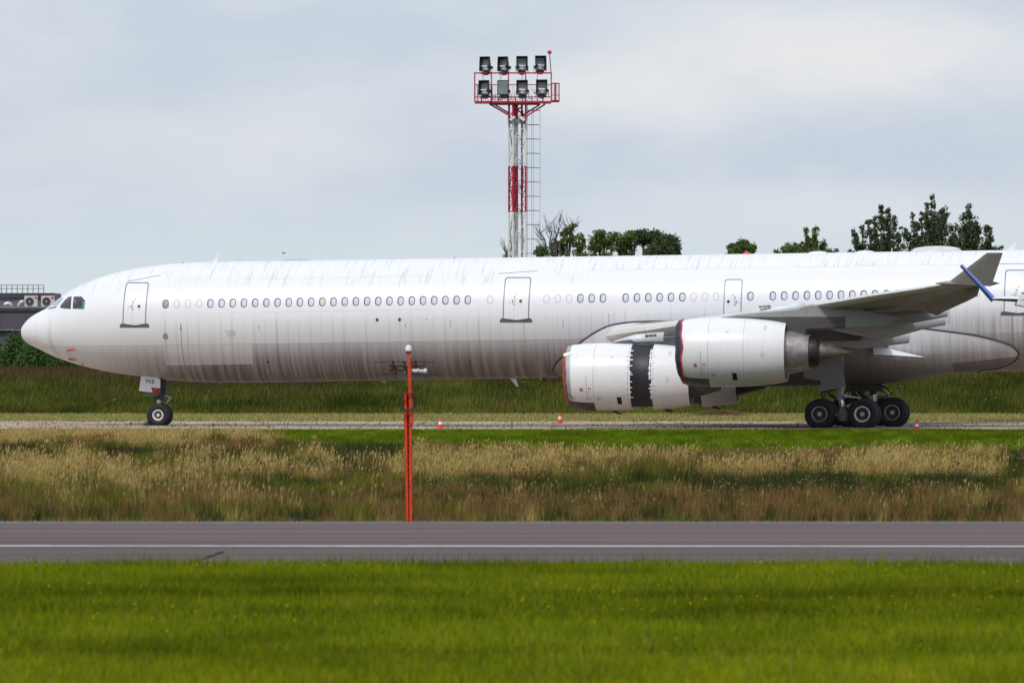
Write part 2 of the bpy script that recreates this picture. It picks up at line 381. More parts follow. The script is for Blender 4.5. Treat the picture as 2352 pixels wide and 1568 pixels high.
# mown strip weeds through the concrete joints
n = 11000
x, y = scatter(CY0, CY1, n, 1.15); keep = (np.abs(((y / 3.5) % 2) - 1) > .86) | (fbm(x * .5, y * .4, 31) > .66); x, y = x[keep], y[keep]; n = len(x)
V1 = blades(np.stack([x, y, np.full(n, .01)], 1), rng.uniform(.03, .11, n), rng.uniform(.03, .08, n), .4, .05)
tag(tri_mesh('apron_weeds', V1, colmix([(.2, .19, .06), (.1, .14, .03)], rng.integers(0, 2, n)), m_grass), 'low weeds growing through joints of the concrete strip', 'weeds', kind='stuff')
# dry verge behind the concrete, then tall grass on the bank
n = 60000
x, y = scatter(CY1 - 2, 458, n, 1.08)
V1 = blades(np.stack([x, y, np.zeros(n)], 1), rng.uniform(.06, .2, n), rng.uniform(.03, .07, n), .5, .1)
tag(tri_mesh('verge_grass', V1, colmix([(.42, .35, .13), (.27, .26, .08), (.16, .19, .05)], rng.choice(3, n, p=[.62, .25, .13])), m_grass), 'cut yellowish grass verge along the far side of the concrete', 'grass', kind='stuff')
n = 210000
y = 456 + 28 * rng.uniform(0, 1, n) ** 1.0; x = y * rng.uniform(-1, 1, n) * .0605 * 1.15; zg = bankz(x, y)
cn = fbm(x * .12, y * .18, 41); cn2 = fbm(x * .55, y * .6, 43); rel = (y - 456) / 24
sel = rng.uniform(0, 1, n) * .5 + cn * .3 + cn2 * .45 - .1
wb = np.clip((rel - .46) * 2.4, 0, 1) * np.clip(1.2 - (x + 26) / 50, .45, 1) + .55 * np.clip(fbm(x * .3 + 4, y * .3, 47) - .5, 0, 1) * 2
idx = np.where(rng.uniform(0, 1, n) < wb, 3, np.where(sel < .42, 1, np.where(sel < .62, 0, 2)))
bk_cols = [(.1, .128, .018), (.042, .062, .012), (.18, .175, .035), (.12, .075, .04)]
h = rng.uniform(.35, .85, n) * np.clip(.35 + rel * 3, .35, 1)
V1 = blades(np.stack([x, y, zg - .02], 1), h, rng.uniform(.03, .07, n), .22, .12); bl_ = np.clip(.62 + 1.0 * (fbm(x * .35, y * .35, 91) - .15), .5, 1.3)[:, None]
tag(tri_mesh('bank_grass', V1, colmix(bk_cols, idx, .28) * bl_, m_grass), 'tall green and brown grass covering the bank behind the jet', 'grass', kind='stuff')
# flowers: small yellow heads in the lawn, pale umbels and dark thistles in the meadow
def flowers(name, x, y, z, r, cols, label, flat=.5):
    k = len(x); V = np.zeros((k, 4, 3)); P = np.stack([x, y, z], 1)
    for j, (a, c_) in enumerate(((-1, 0), (0, -1), (1, 0), (0, 1))):
        V[:, j] = P; V[:, j, 0] += a * r; V[:, j, 2] += c_ * r * flat; V[:, j, 1] += c_ * r
    tag(tri_mesh(name, V, cols, m_grass, 4), label, 'flowers', kind='stuff')
n = 420; x, y = scatter(104, 150, n, 1.0); cl_ = fbm(x * .6, y * .15, 51); kk = cl_ > .5; x, y = x[kk], y[kk]; n = len(x)
flowers('dandelions', x, y, rng.uniform(.08, .14, n), rng.uniform(.012, .022, n), colmix([(.75, .5, .01)], np.zeros(n, int), .1), 'small yellow dandelion heads scattered in the lawn')
n = 2600; x, y = scatter(RW_A + 2, gY(1030), n, 1.04); uu = 1176 + F * x / y; kk = fbm(uu / 120, (VH + F * H / y) / 30, 55) + .15 * (uu > 1300) > .58; x, y = x[kk], y[kk]; n = len(x)
flowers('umbel_flowers', x, y, rng.uniform(.25, .42, n), rng.uniform(.012, .03, n), colmix([(.6, .58, .36), (.55, .5, .15)], rng.integers(0, 2, n), .15), 'pale flat umbels of wild flowers in the meadow', .25)
n = 1500; x, y = scatter(215, gY(1038), n, 1.04); uu = 1176 + F * x / y; kk = fbm(uu / 90, (VH + F * H / y) / 25, 58) > .6; x, y = x[kk], y[kk]; n = len(x)
flowers('thistles', x, y, rng.uniform(.3, .48, n), rng.uniform(.015, .045, n), colmix([(.07, .045, .06), (.05, .06, .03)], rng.integers(0, 2, n), .2), 'dark purple thistle heads standing in the meadow', 1.0)
n = 130; y = 457 + 22 * rng.uniform(0, 1, n); x = y * rng.uniform(-1, 1, n) * .062; kk = fbm(x * .3, y * .2, 61) > .55; x, y = x[kk], y[kk]; n = len(x)
flowers('bank_flowers', x, y, bankz(x, y) + rng.uniform(.5, .8, n), rng.uniform(.03, .05, n), colmix([(.55, .55, .5), (.35, .32, .6)], rng.integers(0, 2, n), .1), 'white and pale blue flowers on the grass bank', .6)

# ------------------------------------------------------------------ leaves, shrubs, trees
def leafmat(name, c1, c2):
    def f(q):
        g_ = q.n('ShaderNodeNewGeometry'); r_ = g_.outputs['Random Per Island']; return q.mix(r_, c1, c2)
    return mat(name, None, .6, build=f, spec=.3, trans=.3)
m_leafA = leafmat('leaf_mid', (.05, .085, .018), (.19, .25, .06))
m_leafB = leafmat('leaf_dark', (.04, .066, .028), (.12, .165, .07))
m_leafC = leafmat('leaf_bush', (.03, .075, .015), (.1, .19, .035))
m_bark = mat('bark', (.09, .075, .06), .9, var=.3, vscale=2)
def leaf_quads(centers, rad, per, size, squash=1.0):
    N = len(centers) * per; Cn = np.repeat(np.array(centers), per, 0); rd = np.repeat(np.array(rad), per)
    d = rng.normal(0, 1, (N, 3)); d /= np.linalg.norm(d, axis=1)[:, None]; P = Cn + d * (rd * rng.uniform(.15, 1, N) ** .6)[:, None] * np.array([1, 1, squash])
    a = rng.normal(0, 1, (N, 3)); a /= np.linalg.norm(a, axis=1)[:, None]; b = np.cross(a, rng.normal(0, 1, (N, 3))); b /= np.linalg.norm(b, axis=1)[:, None]
    s_ = (size * rng.uniform(.6, 1.3, N))[:, None]
    V = np.stack([P - a * s_, P - b * s_ * .5, P + a * s_, P + b * s_ * .5], 1); return V
def tree(name, label, group, Y, base, blobs, lm, leaf=.14, per=60, twigs=None, gz=1.8, cr=.5, cat='tree', kk=1.):
    """blobs: (u, v, ru, rv, clumps) ellipsoids of the crown; base: (u) of the trunk"""
    sc_ = Y / F; bx = (base - 1176) * sc_; root = empty(name, (bx, Y, gz)); tag(root, label, cat, group)
    cs, rs = [], []; mt = MB()
    zmin = min(W(b[0], b[1], Y).z - b[3] * sc_ for b in blobs); cx = np.mean([W(b[0], b[1], Y).x for b in blobs]) - bx
    crotch = Vector((cx * .3, 0, max(1.5, (zmin - gz) * .6)))
    mt.path([(0, 0, -.3), (crotch.x * .4, 0, crotch.z * .5), crotch], [.3, .24, .18], 8)
    for (u, v, ru, rv, k) in blobs:
        c = W(u, v, Y) - Vector((bx, Y, gz)); bot = c - Vector((0, 0, rv * sc_ * .9)); top = c + Vector((0, 0, rv * sc_ * .92)); dy = random.uniform(-1.5, 1.5) * min(1, ru / 40)
        bot.y += dy; top.y += dy; c.y += dy
        mid_ = (crotch + bot) / 2 + Vector((0, 0, -.3))
        mt.path([crotch, mid_, bot, c, top], [.15, .12, .09, .055, .02], 5)
        for i in range(int(k * kk)):
            t_ = random.random(); th = random.uniform(0, 2 * math.pi); ph = math.acos(random.uniform(-1, 1)); r_ = random.uniform(.35, 1) ** .5
            off = Vector((ru * math.sin(ph) * math.cos(th), ru * math.sin(ph) * math.sin(th), rv * math.cos(ph))) * sc_ * r_
            p = c + off; cs.append(tuple(p)); rs.append(cr * random.uniform(.6, 1.25))
            ax = bot + (top - bot) * min(1, max(0, (p.z - bot.z) / max(.1, top.z - bot.z) - .18))
            if i % 2 == 0: mt.path([ax, (ax + p) / 2 + Vector((0, 0, .05)), p], [.035, .025, .012], 4)
    if twigs:
        for (u0, v0, u1, v1) in twigs:
            a = W(u0, v0, Y) - Vector((bx, Y, gz)); b = W(u1, v1, Y) - Vector((bx, Y, gz)); mt.path([crotch, a], [.1, .06], 4)
            mt.path([a, (a + b) / 2 + Vector((.15, 0, 0)), b], [.06, .04, .012], 4)
            for _ in range(7):
                q_ = random.uniform(.2, .95); p = a + (b - a) * q_; e = p + Vector((random.uniform(-.7, .7), random.uniform(-.4, .4), random.uniform(.3, 1.0))); mt.path([p, (p + e) / 2 + Vector((0, 0, -.05)), e], [.028, .02, .008], 3)
                e2 = e + Vector((random.uniform(-.3, .3), 0, random.uniform(.1, .4))); mt.tube((p + e) / 2, e2, .014, .006, 3, False)
    mt.build('trunk', m_bark, root, smooth=True)
    V = leaf_quads(cs, rs, per, leaf); o = tree_leaf('crown', V, lm); o.parent = root
    return root
def tree_leaf(name, V, m): return tri_mesh(name, V, None, m, 4)
GT = 'trees behind the jet'
TW = [(1262, 560, 1262, 512), (1270, 565, 1285, 505), (1285, 560, 1302, 515), (1255, 570, 1238, 530), (1275, 560, 1272, 520), (1300, 560, 1318, 512), (1250, 575, 1245, 540)]
tree('broadleaf_tree', 'thin half bare tree with spiky twigs just right of the floodlight mast', GT, 600, 1290,
     [(1242, 578, 15, 10, 9), (1280, 572, 22, 20, 14), (1303, 545, 17, 20, 8), (1330, 560, 17, 24, 10), (1313, 520, 7, 8, 2), (1345, 590, 30, 14, 5)], m_leafA, .11, 34, TW, cr=.26, kk=2.0)
tree('broadleaf_tree', 'round green tree second from the floodlight mast', GT, 612, 1385,
     [(1366, 562, 15, 20, 10), (1388, 548, 20, 16, 13), (1404, 562, 12, 14, 5), (1376, 535, 8, 8, 3), (1385, 590, 26, 12, 5)], m_leafA, .11, 36, cr=.3, kk=2.1)
tree('broadleaf_tree', 'leafy tree with open limbs left of the dense dark round crown', GT, 608, 1450,
     [(1425, 560, 17, 18, 12), (1458, 545, 25, 13, 15), (1440, 568, 16, 12, 6), (1418, 545, 10, 8, 4), (1440, 590, 26, 12, 6)], m_leafA, .11, 36, cr=.3, kk=2.2)
tree('broadleaf_tree', 'dense dark round tree closing the right end of the left tree row', GT, 598, 1515,
     [(1497, 548, 26, 15, 22), (1528, 562, 28, 19, 24), (1474, 545, 14, 10, 9), (1545, 580, 13, 14, 9), (1512, 582, 40, 20, 22)], m_leafB, .13, 44, cr=.38, kk=2.2)
tree('broadleaf_tree', 'small lone treetop over the roof near the red beacon', GT, 640, 1703,
     [(1687, 576, 18, 14, 18), (1715, 570, 20, 14, 20), (1703, 562, 10, 12, 8), (1700, 592, 34, 14, 20)], m_leafA, .11, 34, cr=.28, kk=2.2)
tree('young_tree', 'tiny sprig of leaves between the lone treetop and the spiky one', GT, 640, 1786,
     [(1783, 583, 8, 7, 5), (1790, 592, 12, 10, 6)], m_leafA, .13, 22, cr=.3)
def spire_tree(name, label, Y, trunk_u, tips, core, lm, seed):
    """tips: (u, v) ends of ascending limbs; core: (u, v, ru, rv, clumps) lower dense crown"""
    random.seed(seed); sc_ = Y / F; gz = 1.8; root = empty(name, ((trunk_u - 1176) * sc_, Y, gz)); tag(root, label, 'tree', GT); O = Vector(((trunk_u - 1176) * sc_, Y, gz)); mt = MB(); cs = []; rs = []
    top = W(trunk_u, 600, Y) - O; mt.path([(0, 0, -.3), (.1, 0, top.z * .4), (0, 0, top.z * .8)], [.34, .28, .2], 8)
    for (u, v) in tips:
        e = W(u, v, Y) - O; dy = random.uniform(-1.6, 1.6); e.y = dy; b0 = Vector((e.x * .12, 0, top.z * random.uniform(.55, .8))); L = (e - b0).length
        m1 = Vector((b0.x + (e.x - b0.x) * .62, dy * .5, b0.z + (e.z - b0.z) * .36)); m2 = Vector((b0.x + (e.x - b0.x) * .9, dy * .9, b0.z + (e.z - b0.z) * .72)); P = [b0, m1, m2, e]; mt.path(P, [.13, .09, .05, .012], 5)
        for k in range(int(L * 5.2)):
            t_ = random.uniform(.16, 1) ** .8 * 3; i = min(2, int(t_)); p = P[i].lerp(P[i + 1], t_ - i); w_ = (.1 + .6 * (1 - t_ / 3) ** .9)
            off = Vector((random.gauss(0, .5), random.gauss(0, .5), abs(random.gauss(0, .35)))) * w_; q_ = p + off; cs.append(tuple(q_)); rs.append(random.uniform(.12, .26))
            if k % 3 == 0: mt.tube(p - Vector((0, 0, .15)), q_, .018, .007, 3, False)
    for (u, v, ru, rv, k) in core:
        c = W(u, v, Y) - O
        for _ in range(k):
            d = Vector((random.gauss(0, .5), random.gauss(0, .5), random.gauss(0, .5))); cs.append((c.x + d.x * ru * sc_, d.y * ru * sc_, c.z + d.z * rv * sc_)); rs.append(random.uniform(.2, .42))
    mt.build('trunk', m_bark, root, smooth=True); tree_leaf('crown', leaf_quads(cs, rs, 24, .1), lm).parent = root
spire_tree('broadleaf_tree', 'low treetop with one tall spike of leaves', 640, 1852, [(1872, 516), (1871, 540), (1852, 525), (1857, 545), (1893, 549), (1886, 560), (1841, 556), (1825, 560), (1810, 562), (1797, 571), (1919, 575), (1905, 572), (1862, 560)], [(1820, 580, 22, 12, 70), (1850, 578, 26, 12, 60), (1890, 582, 24, 8, 30)], m_leafA, 3)
spire_tree('poplar_tree', 'spiky dark tree leftmost of the tall trees at the right', 620, 2032, [(2022, 476), (2040, 483), (2053, 501), (1993, 507), (1980, 520), (1960, 529), (1964, 542), (2066, 527), (1952, 573), (1974, 562), (2011, 500), (2030, 500), (2046, 520), (2000, 530)], [(2030, 566, 22, 20, 26), (2000, 582, 30, 8, 12)], m_leafB, 4)
spire_tree('poplar_tree', 'tallest dark tree with a pointed top at the right', 610, 2143, [(2141, 449), (2128, 470), (2146, 478), (2167, 476), (2174, 490), (2095, 492), (2117, 489), (2077, 520), (2088, 534), (2183, 520), (2190, 536), (2104, 510), (2152, 500), (2135, 500), (2160, 510)], [(2145, 535, 18, 36, 50), (2120, 570, 40, 14, 45), (2170, 572, 26, 16, 35)], m_leafB, 5)
spire_tree('poplar_tree', 'dark tree with thin separate spires rightmost behind the winglet', 625, 2228, [(2226, 472), (2227, 492), (2211, 490), (2197, 516), (2205, 525), (2244, 500), (2250, 520), (2264, 520), (2273, 524), (2275, 542), (2301, 565), (2287, 568), (2218, 515), (2236, 515)], [(2225, 562, 18, 22, 26), (2205, 576, 22, 12, 18), (2255, 578, 24, 10, 20)], m_leafB, 6)
tree('young_tree', 'tiny tuft of twigs at the foot of the floodlight mast', GT, 590, 1163, [(1163, 587, 5, 4, 3), (1168, 596, 12, 8, 6)], m_leafA, .1, 16, [(1163, 594, 1160, 577), (1166, 594, 1170, 579)], cr=.2)
GS = 'bushes between the building and the bank'
def bush(label, u, v, ru, rv, Y, k):
    root = empty('bush', (W(u, 0, Y).x, Y, 1.7)); tag(root, label, 'bush', GS); s_ = Y / F; mt = MB(); cs = []
    zt = W(u, v, Y).z - 1.7
    for i in range(k):
        t_ = random.random(); a = random.uniform(0, 6.28); r_ = math.sqrt(random.random()); z = zt * (1 - (r_ ** 2) * .55) * random.uniform(.15, 1)
        p = (r_ * ru * s_ * math.cos(a), r_ * ru * s_ * .8 * math.sin(a), z); cs.append(p)
        if i % 3 == 0: mt.path([(p[0] * .2, p[1] * .2, -.2), (p[0] * .6, p[1] * .6, p[2] * .5), p], [.05, .035, .015], 4)
    mt.build('stem', m_bark, root)
    V = leaf_quads(cs, [random.uniform(.35, .6) for _ in cs], 60, .1); V[:, :, 2] = np.maximum(V[:, :, 2], -.1); tree_leaf('foliage', V, m_leafC).parent = root
for a in (('tall leaning bush at the left edge reaching the dark windows', -18, 790, 34, 0, 500, 70), ('pointed tall bush standing highest before the louvre', 36, 766, 22, 0, 497, 55),
          ('broad green bush under the jet nose tip', 75, 790, 34, 0, 495, 75), ('low wide bush right of the nose tip', 118, 802, 38, 0, 498, 70),
          ('bush half hidden by the nose underside', 165, 812, 34, 0, 496, 60), ('low dark bush furthest right under the nose', 208, 836, 34, 0, 497, 40)): bush(*a)

# ------------------------------------------------------------------ building at the left
BY = 556.0; bs = BY / F
bld = empty('terminal_building', ((60 - 1176) * bs, BY, 1.75)); tag(bld, 'low dark grey panelled building with railing on the roof, left behind the nose', 'building')
def BX(u, Y=BY): return (u - 1176) * Y / F - (60 - 1176) * bs
def BZ(v, Y=BY): return H - (v - VH) * Y / F - 1.75
def panel_col(c, sp):
    def f(q):
        o = q.obj(); x, y, z = q.sep(o); p = q.m('PINGPONG', x, sp / 2); n_ = q.noise(o, 1.3, 4)
        cc = q.mix(n_, tuple(a * .85 for a in c), tuple(a * 1.12 for a in c)); return q.mix(q.ss(p, .035, .015), cc, tuple(a * .45 for a in c))
    return f
m_pan = mat('wall_panel', None, .5, build=panel_col((.085, .08, .095), 1.6)); m_pan2 = mat('upper_panel', None, .55, build=panel_col((.15, .135, .155), 2.4))
m_dk = mat('dark_trim', (.045, .045, .052), .5, var=.15); m_lt = mat('light_trim', (.33, .33, .36), .5, var=.1)
def bbox(name, u0, u1, v0, v1, y0, y1, m, parent=bld):
    mb = MB(); x0, x1 = BX(u0), BX(u1); z1, z0 = BZ(v0), BZ(v1); mb.box(((x0 + x1) / 2, (y0 + y1) / 2, (z0 + z1) / 2), (x1 - x0, y1 - y0, z1 - z0)); return mb.build(name, m, parent)
z_base = VH + (H - 1.75 + .2) / bs
bbox('wall', -520, 330, 714, 757, 0, 14, m_pan)
bbox('roof_edge', -521, 331, 706.5, 714, -.12, 14, m_dk)
bbox('roof_edge', -521, 331, 704.6, 706.5, -.05, 3.4, m_lt)
bbox('upper_wall', -520, 114, 683, 704.6, 4, 13, m_pan2)
bbox('upper_roof', -521, 116, 672, 683, 3.85, 13.2, m_dk)
bbox('lower_wall', -520, 330, 758.5, z_base, .35, 13.8, mat('recess_wall', (.03, .035, .045), .4, var=.2))
bbox('window_sill', -520, 330, 757, 758.5, -.06, 13.9, m_lt)
mb = MB()
for k in range(26): mb.box((BX(8), .28, BZ(768 + k * 3.6)), (BX(22) - BX(-6), .08, .05), (R(30), 0, 0))
mb.build('louvre', mat('louvre_metal', (.2, .22, .27), .45, .3, var=.1), bld)
for (u0, u1) in ((28, 52), (54, 78), (80, 104), (106, 130), (132, 170)):
    f_ = bbox('window', u0, u1, 763, z_base - 8, .27, .35, m_dk); mb = MB(); x0, x1 = BX(u0 + 1), BX(u1 - 1)
    mb.box(((x0 + x1) / 2, .245, (BZ(765) + BZ(z_base - 10)) / 2), (x1 - x0, .03, BZ(765) - BZ(z_base - 10))); mb.build('pane', mat('dark_glass', (.02, .035, .05), .12, var=.3, vscale=.5), f_)
mb = MB(); yr = 4.4; zt, zb = BZ(653.5), BZ(672)
for i in range(24): mb.tube((BX(92 - i * 12.3), yr, zb), (BX(92 - i * 12.3), yr, zt), .028)
for z_ in (zt, (zt + zb) / 2 + .03): mb.tube((BX(-200), yr, z_), (BX(92), yr, z_), .024)
mb.build('railing', mat('galvanised', (.2, .22, .24), .5, .3, var=.15), bld)
GA = 'air conditioning units on the roof'
def ac_unit(u, label):
    x0 = (u - 1176) * (BY + 2.6) / F; s_ = (BY + 2.6) / F; zb = H - (704.6 - VH) * bs
    r_ = empty('air_conditioner', (x0, BY + 2.6, zb)); tag(r_, label, 'air conditioner', GA)
    w, h_ = 30 * s_, 24.5 * s_; mb = MB(); mb.box((0, 0, h_ / 2 + .04), (w, .4, h_)); mb.box((-w * .35, 0, .02), (.1, .36, .05)); mb.box((w * .35, 0, .02), (.1, .36, .05))
    for k in range(9): mb.box((-w / 2 - .012, 0, .12 + k * .065), (.03, .38, .02))
    mb.build('housing', mat('ac_case', (.55, .5, .46), .5, var=.08), r_, bevel=.012)
    mb = MB(); mb.lathe([(-.21, .27), (-.24, .27), (-.24, .02), (-.21, .02)], (-w * .1, 0, h_ * .52), 'y', 24); mb.build('fan', mat('fan_dark', (.03, .035, .035), .5), r_)
    mb = MB()
    for k in range(5): mb.lathe([(-.245, .05 + k * .05), (-.255, .055 + k * .05), (-.245, .06 + k * .05)], (-w * .1, 0, h_ * .52), 'y', 20)
    mb.build('grille', mat('grille_grey', (.16, .17, .16), .5), r_)
    mb = MB(); mb.lathe([(-.25, 0), (-.262, .035), (-.25, .045)], (-w * .1, 0, h_ * .52), 'y', 14); mb.build('hub', mat('hub_white', (.7, .7, .7), .4), r_)
    mb = MB(); mb.lathe([(-.2, 0), (-.212, .001), (-.212, .085), (-.2, .085)], (w * .36, 0, h_ * .86), 'y', 18); mb.build('badge', mat('badge_red', (.45, .03, .06), .5), r_)
ac_unit(71.5, 'left one of two beige air conditioner units with round fan, on the grey roof'); ac_unit(110, 'air conditioner unit on the roof next to the cockpit windshield')
m_duct = mat('duct_foil', (.6, .6, .65), .35, .5, var=.3, vscale=6, bump=.6)
def duct(label, pts):
    P0 = W(*pts[0], BY + 2.4); mb = MB(); mb.path([W(u, v, BY + 2.4) - P0 for u, v in pts], .11, 10); o = mb.build('duct_pipe', m_duct, smooth=True); o.location = P0
    tag(o, label, 'pipe', 'foil pipes on the roof'); mb = MB(); e = W(*pts[-1], BY + 2.4) - P0; mb.lathe([(-.03, .12), (-.05, .09), (-.05, .0)], (e.x, e.y, e.z), 'x', 12); mb.build('pipe_end', m_dk, o)
duct('foil wrapped pipe curving down from the left air conditioner', [(55, 692), (49, 692.5), (45, 696), (43, 700), (43, 703.5)])
duct('short foil pipe lying on the roof at the far left', [(28, 703), (24, 698), (18, 696), (12, 698), (9, 701.5)])

# ------------------------------------------------------------------ floodlight mast
TY = 520.0; ts = TY / F; MX = (1189 - 1176) * ts
tw = empty('floodlight_mast', (MX, TY, 1.8)); tag(tw, 'tall red and white lattice mast with eight floodlights on a red platform', 'light mast')
def TX(u): return (u - 1176) * ts - MX
def TZ(v): return H - (v - VH) * ts - 1.8
def banded(q):
    o = q.obj(); x, y, z = q.sep(o)
    b1, b2, b3 = TZ(278), TZ(381.5), TZ(487)
    n_ = q.noise(o, 3, 4); red = q.mix(n_, (.36, .012, .03), (.48, .02, .045)); wh = q.mix(n_, (.62, .61, .6), (.8, .79, .77))
    k = q.m('GREATER_THAN', z, b1); k2 = q.m('MULTIPLY', q.m('GREATER_THAN', z, b3), q.m('LESS_THAN', z, b2)); k3 = q.m('LESS_THAN', z, TZ(690))
    return q.mix(q.m('MAXIMUM', q.m('MAXIMUM', k, k2), k3), wh, red)
m_band = mat('mast_paint', None, .45, build=banded); m_red = mat('red_paint', (.44, .015, .04), .4, var=.15)
m_blk = mat('black_metal', (.02, .024, .028), .4, var=.2); m_cable = mat('cable', (.02, .02, .022), .6)
mb = MB(); mb.tube((TX(1183.5), .1, -.2), (TX(1183.5), .1, TZ(236)), .19, .175, 16); mb.build('pole', m_band, tw, smooth=True, autos=40)
cs_, sn_ = math.cos(.3), math.sin(.3); ww = .41
legs = []
for (a, b) in ((-1, -1), (1, -1), (1, 1), (-1, 1)):
    legs.append((TX(1188.5) + ww * (a * cs_ - b * sn_) * 1.0, ww * (a * sn_ + b * cs_)))
for i, (lx, ly) in enumerate(legs):
    mb = MB(); mb.tube((lx, ly, -.2), (lx, ly, TZ(238)), .07, n=6); mb.build('leg', m_band, tw)
mb = MB(); zs = np.arange(TZ(710), TZ(262), 1.49)
for j, z0 in enumerate(zs):
    for i in range(4):
        a, b = legs[i], legs[(i + 1) % 4]; mb.tube((*a, z0), (*b, z0), .028, n=5)
        m_ = z0 + .745
        mb.tube((*a, z0), (*b, m_), .022, n=5); mb.tube((*b, m_), (*a, z0 + 1.49), .022, n=5)
mb.build('bracing', m_band, tw)
mb = MB(); mb.box((TX(1189), 0, TZ(282)), (1.0, 1.0, .1)); mb.box((TX(1189), -.45, TZ(279)), (.85, .05, .22)); mb.build('clamp_band', mat('galv', (.3, .31, .32), .45, .5, var=.25), tw)
mb = MB()
for k in range(3): mb.path([(TX(1175 + k * 3) + .07 * math.sin(z * 2 + k), -.3, z) for z in np.arange(0, TZ(280), .6)], .018, 4)
mb.path([(TX(1200) + .05 * math.sin(z * 1.7), .0, z) for z in np.arange(0, TZ(236), .6)], .02, 4); mb.build('wiring', m_cable, tw)
# ladder cage
mb = MB()
for k in range(17):
    z_ = TZ(254 + k * 32.8)
    if z_ < .5: break
    mb.path([(TX(1209), -.35, z_), (TX(1225), -.42, z_ + .01), (TX(1240.5), -.2, z_ - .02), (TX(1240.5), .2, z_ - .02), (TX(1225), .42, z_), (TX(1209), .35, z_)], .014, 4)
for (u, yy) in ((1240.5, -.2), (1240.5, .2), (1225, -.42), (1221, .42)): mb.tube((TX(u), yy, .5), (TX(u), yy, TZ(246)), .009, n=4)
mb.build('ladder_cage', mat('cage_steel', (.22, .2, .22), .5, .4), tw)
mb = MB()
for yy in (-.2, .2): mb.tube((TX(1212), yy, 0), (TX(1212), yy, TZ(238)), .016, n=5)
for z_ in np.arange(.3, TZ(240), .35): mb.tube((TX(1212), -.2, z_), (TX(1212), .2, z_), .012, n=4)
mb.build('ladder', m_band, tw)
# platform
zt, zd = TZ(169), TZ(233.5); x0, x1 = TX(1090.5), TX(1266); yf, yb = -.75, .75
mb = MB(); mb.box(((x0 + x1) / 2, 0, TZ(235.5)), (x1 - x0, 1.55, .13)); mb.box(((x0 + x1) / 2 + .1, 0, TZ(239.5)), (TX(1255) - TX(1138), .9, .1)); mb.box((TX(1275), .35, TZ(232.5)), (TX(1284.5) - TX(1266.2), .8, .12)); mb.build('deck', m_red, tw)
mb = MB()
for u in (1090.5, 1128.7, 1167.8, 1207.3, 1266): mb.box((TX(u), yf, (zt + zd) / 2), (.075, .075, zt - zd + .1))
mb.box(((x0 + x1) / 2, yf, zt), (x1 - x0 + .08, .085, .085)); mb.box(((x0 + x1) / 2, yf + .003, TZ(224)), (x1 - x0, .06, .06))
for u in (1106, 1145, 1184, 1222, 1247): mb.box((TX(u), yf + .1, TZ(229)), (.07, .07, .26))
mb.build('lamp_frame', m_red, tw)
mb = MB(); zr = TZ(194)
mb.box(((x0 + x1) / 2, yb, zr), (x1 - x0, .05, .05)); mb.box((TX(1275), .75, TZ(191.5)), (TX(1284.5) - TX(1265), .05, .05)); mb.box((TX(1275), -.05, TZ(191.5)), (TX(1284.5) - TX(1267), .045, .045)); mb.box((TX(1275), -.05, TZ(219)), (TX(1284.5) - TX(1267), .04, .04))
for u in (1097, 1130, 1165, 1200, 1235, 1266, 1276): mb.box((TX(u), yb + .003, (zr + zd) / 2), (.05, .05, zr - zd))
for u in np.arange(1093, 1265, 5.6): mb.tube((TX(u), yb, zd), (TX(u), yb, zr), .007, n=4)
for u in list(np.arange(1268, 1284, 2.6)): mb.tube((TX(u), -.05, zd), (TX(u), -.05, TZ(191.5)), .008, n=4)
mb.box((TX(1284.3), -.05, (TZ(191.5) + zd) / 2), (.06, .05, TZ(191.5) - zd)); mb.box((TX(1275.5), -.05, (TZ(191.5) + zd) / 2), (.1, .05, TZ(191.5) - zd)); mb.box((TX(1284.3), .75, (TZ(191.5) + zd) / 2), (.06, .05, TZ(191.5) - zd)); mb.box((TX(1284.3), .35, TZ(191.5)), (.045, .8, .045))
for yy in (-.4, 0, .4): mb.box((x0, yy, (zr + zd) / 2), (.04, .04, zr - zd))
mb.box((x0, 0, zr), (.045, 1.5, .045)); mb.build('railing', m_red, tw)
for (ua, va, ub, vb, yy) in ((1125, 240, 1168, 265, -.45), (1136, 240, 1172, 262, .45), (1252, 240, 1208, 268, -.45), (1240, 240, 1204, 263, .45), (1168, 266, 1200, 245, -.3), (1206, 266, 1180, 246, .3)):
    mb = MB(); mb.tube((TX(ua), yy, TZ(va)), (TX(ub), yy * .8, TZ(vb)), .055, n=6); mb.build('strut', m_red, tw)
mb = MB(); pts_ = []
for k in range(14):
    xa = random.uniform(TX(1120), TX(1240)); za = TZ(random.uniform(215, 232)); mb.path([(xa, -.3, za), (xa + random.uniform(-.4, .4), -.3, TZ(random.uniform(222, 232))), (xa + random.uniform(-.9, .9), -.2, TZ(random.uniform(205, 231)))], .014, 4)
mb.build('wiring', m_cable, tw)
for (a_, b_c) in ((1108, 1110), (1147, 1151), (1199, 1199), (1236, 1233)): mb = MB(); mb.path([(TX(a_), -.6, TZ(167)), (TX(b_c), -.6, TZ(185.5))], .015, 4); mb.build('cable', m_cable, tw)
def refl_col(q):
    o = q.obj(); x, y, z = q.sep(o); n_ = q.noise(o, 7, 4, .7); low = q.ss(z, .1, -.2)
    return q.mix(q.m('MULTIPLY', low, q.ss(n_, .35, .6)), (.10, .105, .11), (.72, .74, .75))
m_refl = mat('reflector', None, .25, .35, build=refl_col); m_frost = mat('frosted_glass', (.17, .21, .21), .3, var=.15, vscale=2); m_gl = mat('lamp_glass', (.1, .11, .11), .1, var=.3)
